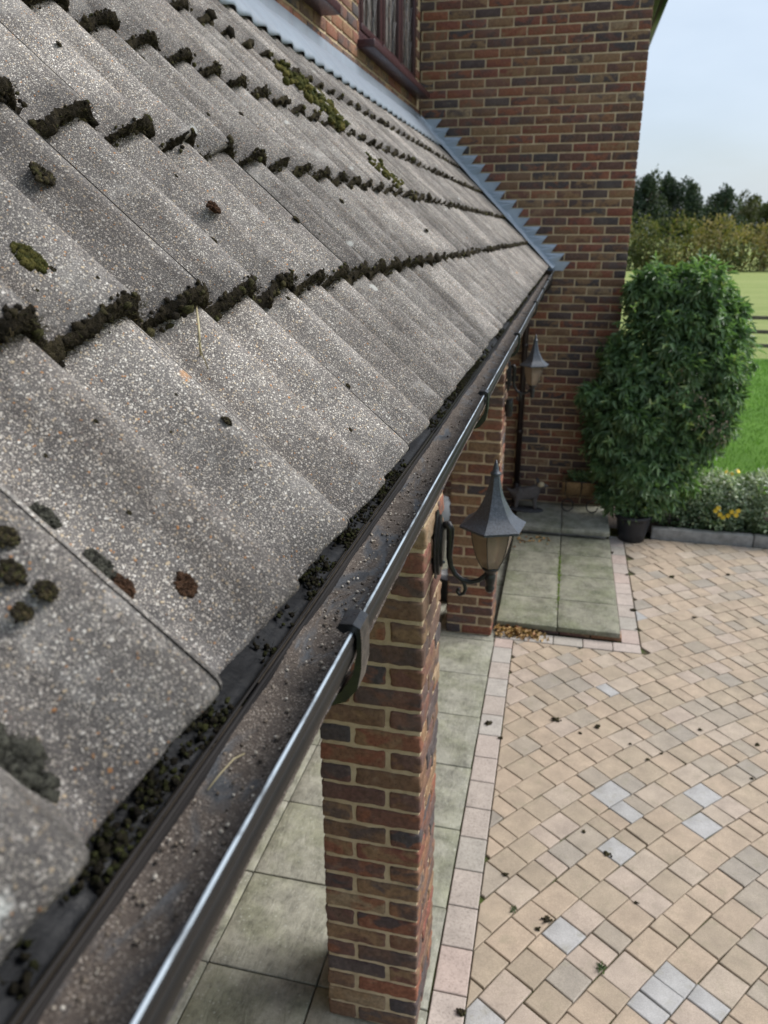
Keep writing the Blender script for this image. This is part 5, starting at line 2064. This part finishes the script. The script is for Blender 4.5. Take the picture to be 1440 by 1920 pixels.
# yellow flowers in it
def flower_mesh():
    V_, F_ = [], []
    for i in range(6):
        a = 2 * math.pi * i / 6
        b = len(V_)
        ca, sa = math.cos(a), math.sin(a)
        for (r_, w, zz) in ((0.0, 0.0, 0.0), (0.010, 0.006, 0.006), (0.020, 0.004, 0.003)):
            V_.append((r_ * ca - w * sa, r_ * sa + w * ca, zz))
            V_.append((r_ * ca + w * sa, r_ * sa - w * ca, zz))
        F_ += [(b, b + 1, b + 3, b + 2), (b + 2, b + 3, b + 5, b + 4)]
    return mesh('flower', V_, F_)


FM = flower_mesh()
for (px_, py_) in [(1342, 958), (1350, 965), (1356, 971), (1365, 967), (1372, 960), (1380, 966), (1347, 953), (1384, 958), (1362, 886), (1384, 884), (1372, 889), (1234, 948)]:
    d = ray(px_, py_)
    yv = 7.24 if py_ > 900 else 7.62
    P = CAM + d * (yv / d.y)
    o = link('flower', FM, YELLOW, None, P)
    o.rotation_euler = (rad(60) + q.uniform(-.4, .4), q.uniform(-.4, .4), q.uniform(-.5, .5))
    o.scale = (1.15, 1.15, 1.15)
    put(o, vs)

# ------------------------------------------------------------------ litter on the paving
n_ = 230
C = np.stack([rng.normal(-0.17, 0.085, n_), rng.normal(5.035, 0.028, n_), rng.uniform(0.004, 0.045, n_)], 1)
C[:, 0] = np.clip(C[:, 0], -0.32, 0.06)
C[:, 1] = np.clip(C[:, 1], 4.965, 5.078)
C[:, 2] *= np.clip(1.25 - np.abs(C[:, 0] + 0.2) * 4, 0.12, 1)
V_, F_, R_ = leaves(C, unit(n_) * np.array([1, 1, 0.35]), unit(n_) * 0.5 + np.array([0, 0, 1]), rng.uniform(0.022, 0.042, n_), rng.uniform(0.016, 0.028, n_), 0.35, 0.25)
o = link('leaf_litter', np_mesh('leaf_litter', V_, F_, R_), DRYLEAF)
tag(o, 'heap of golden fallen leaves against the step and pillar', 'leaves', None, 'stuff')
n_ = 26
C = np.stack([rng.uniform(-0.30, 0.0, n_), rng.normal(6.75, 0.08, n_), np.full(n_, 0.078)], 1)
V_, F_, R_ = leaves(C, unit(n_) * np.array([1, 1, 0.2]), unit(n_) * 0.4 + np.array([0, 0, 1]), rng.uniform(0.03, 0.05, n_), rng.uniform(0.02, 0.03, n_), 0.3, 0.2)
tag(link('fallen_leaves', np_mesh('fallen_leaves', V_, F_, R_), mat_leaf('russet_leaf', [(0, (0.24, 0.09, 0.03)), (1, (0.34, 0.22, 0.08))], 0.6, 0.1)), 'few russet fallen leaves at the back of the slab step', 'leaves', None, 'stuff')

CL = [(1187, 1145, 8), (1042, 1350, 10), (1120, 1363, 8), (916, 1357, 10), (1138, 1602, 9), (1025, 1725, 10), (938, 1384, 6), (1088, 1375, 5), (1095, 1560, 5), (1192, 1693, 5), (1214, 1424, 5), (1420, 1397, 6), (1312, 1368, 5), (1182, 1395, 4), (1008, 1742, 7),
      (948, 1640, 7), (1195, 1180, 5), (1260, 1082, 6), (1365, 1078, 5), (1302, 1158, 5), (1145, 1037, 7), (1176, 1078, 4), (1410, 1460, 4), (866, 1900, 12), (1240, 1413, 4)]
zones = {}
for it in CL:
    P = on_ground(it[0], it[1], 0.002)
    zn = 'border course' if P.x < bord_r(P.y) + 0.02 else 'nearest paving' if P.y < 3.0 else 'middle paving' if P.y < 4.6 else 'far paving'
    zones.setdefault(zn, []).append((it[0], it, P))
for zn, lst in zones.items():
    for oi, (_, it, P) in enumerate(sorted(lst, key=lambda t: t[0])):
        rr = 0.78 * it[2] * (P - CAM).length / 1430
        n_ = 30
        Vv, Ff, Rr = blobs(np.stack([rng.normal(0, rr * 0.36, n_), rng.normal(0, rr * 0.30, n_), rng.uniform(rr * 0.05, rr * 0.42, n_)], 1), rng.uniform(0.14, 0.30, n_) * rr, 1, 0.3)
        V2, F2, R2 = blobs(np.array([[0, 0, rr * 0.12]]), np.array([[rr * 0.7, rr * 0.6, rr * 0.3]]), 2, 0.2)
        Ff = np.concatenate([Ff, F2 + len(Vv)])
        tag(link('moss_clod', np_mesh('moss_clod', np.concatenate([Vv, V2]), Ff, np.concatenate([Rr, R2])), MOSSD, None, P), 'small black clod of moss, %s from the left on the %s' % (ORD[oi], zn), 'moss', 'clods of moss fallen on the paving')

# weeds in the joints
for (px_, py_, lab, s_) in [(1068, 1760, None, 0.030), (1128, 1818, 'seedling weed beside a pale joint in the near paving', 0.026), (965, 1708, 'small weed in the paver joints near the border course', 0.020)]:
    P = on_ground(px_, py_, 0.0)
    n_ = 16
    C = rng.normal(0, 0.006, (n_, 3))
    C[:, 2] = 0.002
    D = unit(n_)
    D[:, 2] = np.abs(D[:, 2]) * 0.7 + 0.15
    V_, F_, R_ = leaves(C, D, unit(n_) * 0.4 + np.array([0, 0, 1]), rng.uniform(0.6, 1.1, n_) * s_, rng.uniform(0.2, 0.35, n_) * s_, 0.2, 0.3)
    if lab:
        tag(link('weed', np_mesh('weed', V_, F_, R_), BEDGREEN, None, P), lab, 'weed')
# moss line between the step slabs
n_ = 170
C = np.stack([rng.normal(0.105, 0.006, n_), rng.choice([5.66, 6.0, 6.3], n_) + rng.normal(0, 0.12, n_), np.full(n_, 0.070)], 1)
Vv, Ff, Rr = blobs(C, rng.uniform(0.003, 0.009, n_), 1, 0.3)
tag(link('joint_moss', np_mesh('joint_moss', Vv, Ff, Rr), mat_moss('bright_moss', [(0, (0.06, 0.10, 0.015)), (1, (0.13, 0.19, 0.03))])), 'bright green moss along the joint of the slab step', 'moss', None, 'stuff')

# ------------------------------------------------------------------ fence, hedge, trees
fence = empty('rail_fence', (4.5, 19.9, 0))
tag(fence, 'dark post and rail fence between lawn and field', 'fence')
for i in range(9):
    put(box_obj('post', (2.3 + 1.8 * i, 19.9, 0.47), (0.10, 0.10, 1.12), TIMBER, None, 0.008, random.random()), fence)
for z_ in (0.28, 0.60, 0.93):
    for i in range(8):
        put(box_obj('rail', (3.2 + 1.8 * i, 19.84, z_ + random.uniform(-.015, .015)), (1.80, 0.035, 0.085), TIMBER, None, 0.006, random.random()), fence)


def foliage_mass(groups, size, asp=0.45, up=0.2):
    Cs, Ds, Rs = [], [], []
    for (c, r, n_, tone, spread) in groups:
        p, d = shell_points(n_, c, r, 0.72, 0.32, 2.4, c[0] * 1.7 + c[2])
        Cs.append(p)
        Ds.append(d)
        Rs.append(np.clip(tone + rng.normal(0, spread, n_), 0, 1))
    C = np.concatenate(Cs)
    D = np.concatenate(Ds)
    R = np.concatenate(Rs)
    n_ = len(C)
    V_, F_, _ = leaves(C, D * 0.6 + unit(n_) + np.array([0, 0, up]), D + unit(n_) * 0.7 + np.array([0, 0, 0.3]), rng.uniform(0.7, 1.3, n_) * size, rng.uniform(0.7, 1.3, n_) * size * asp, 0.15, 0.1)
    return V_, F_, np.repeat(R, 6)


def far(px_, py_, dist):
    d = ray(px_, py_)
    return CAM + d * (dist / d.y)


HEDGE = mat_leaf('hedge_leaf', [(0, (0.045, 0.062, 0.018)), (0.3, (0.11, 0.125, 0.032)), (0.6, (0.22, 0.19, 0.05)), (0.8, (0.34, 0.245, 0.075)), (1, (0.30, 0.25, 0.17))], 0.7, 0.25, 0.4)
DARKT = mat_leaf('dark_tree_leaf', [(0, (0.018, 0.034, 0.018)), (0.5, (0.036, 0.062, 0.030)), (1, (0.075, 0.095, 0.038))], 0.6, 0.15, 0.4)
OLIVET = mat_leaf('olive_tree_leaf', [(0, (0.040, 0.055, 0.018)), (1, (0.115, 0.115, 0.035))], 0.6, 0.2, 0.4)

gr = []
hq = random.Random(3)
x = -5.0
while x < 44:
    w = hq.uniform(1.1, 2.3)
    hh = hq.uniform(2.9, 4.4)
    gr.append(((x, 72 + hq.uniform(-1, 2.0), hh * 0.5), (w, 1.6, hh * 0.52), 620, hq.choice([0.25, 0.4, 0.55, 0.62, 0.78, 0.9]), 0.16))
    if hq.random() < 0.6:
        gr.append(((x + 0.6, 70.6 + hq.uniform(-.5, .5), hh * 0.27), (w * 0.8, 1.0, hh * 0.3), 260, hq.choice([0.1, 0.2, 0.45]), 0.14))
    x += w * 0.62
V_, F_, R_ = foliage_mass(gr, 0.26, 0.5)
hd = empty('hedgerow', (15, 72, 0))
tag(hd, 'long autumn tinted hedgerow across the far side of the field', 'hedge')
put(link('foliage', np_mesh('foliage', V_, F_, R_), HEDGE), hd)
V_ = Mixed()
for i in range(60):
    xx = 2 + i * 0.57
    V_.add(*tube([(xx, 72, -0.1), (xx + hq.uniform(-.3, .3), 71.8, 1.2), (xx + hq.uniform(-.6, .6), 71.6, 2.4)], [0.06, 0.045, 0.015], 5))
put(link('stems', V_.build('stems'), BARK), hd)


def far_tree(px_, top_y, base_d, half_px, label, mat, n_, lobes, seed, shape='round'):
    Pt = far(px_, top_y, base_d)
    topz = Pt.z
    rx = half_px * base_d / 1521
    qq = random.Random(seed)
    T = empty('field_tree', (Pt.x, base_d, 0))
    tag(T, label, 'tree', 'trees standing behind the hedgerow')
    gr = []
    for i in range(lobes):
        t_ = (i + 0.5) / lobes
        zz = topz * (0.36 + 0.52 * t_)
        wr = rx * (1.0 - 0.62 * t_ ** 1.6) if shape == 'cone' else rx * math.sqrt(max(0.15, 1 - (2 * t_ - 0.75) ** 2 * 0.7))
        for kx in range(3):
            gr.append(((qq.uniform(-0.62, 0.62) * wr, qq.uniform(-0.5, 0.5) * wr, zz + qq.uniform(-.3, .3)), (wr * qq.uniform(0.38, 0.62), wr * 0.55, topz * 0.12 * qq.uniform(0.8, 1.4)), n_ // (lobes * 3), qq.uniform(0.2, 0.8), 0.2))
    V_, F_, R_ = foliage_mass(gr, 0.30, 0.42, 0.5)
    link('crown', np_mesh('crown', V_, F_, R_), mat, T)
    tv = Mixed()
    tv.add(*tube([(0, 0, -0.1), (0.05, 0, topz * 0.3), (-0.05, 0, topz * 0.6), (0, 0, topz * 0.85)], [rx * 0.09 + 0.08, rx * 0.07 + 0.05, 0.09, 0.03], 8))
    for i in range(7):
        a = qq.uniform(0, 6.28)
        z0_ = topz * qq.uniform(0.3, 0.65)
        tv.add(*tube([(0, 0, z0_), (math.cos(a) * rx * 0.35, math.sin(a) * rx * 0.35, z0_ + topz * 0.1), (math.cos(a) * rx * 0.7, math.sin(a) * rx * 0.7, z0_ + topz * 0.2)], [0.07, 0.05, 0.02], 5))
    link('trunk', tv.build('trunk'), BARK, T)


far_tree(1213, 322, 82, 52, 'dark evergreen tree next to the brick wall edge', DARKT, 7000, 6, 1)
far_tree(1265, 320, 84, 50, 'tallest dark evergreen tree with a spiky top', DARKT, 7000, 6, 2)
far_tree(1300, 345, 80, 26, 'narrow dark evergreen tree at right end of the left clump', DARKT, 3000, 5, 3)
far_tree(1325, 382, 95, 17, 'bare looking grey green tree in the gap between evergreens', OLIVET, 1400, 4, 4)
far_tree(1364, 346, 84, 44, 'lone dark conical tree standing right of the gap', DARKT, 5000, 6, 5, 'cone')
far_tree(1408, 362, 92, 34, 'olive green open crowned tree at the right', OLIVET, 3600, 5, 6)
far_tree(1450, 372, 88, 34, 'olive green tree cut by the right edge', OLIVET, 3600, 5, 7)
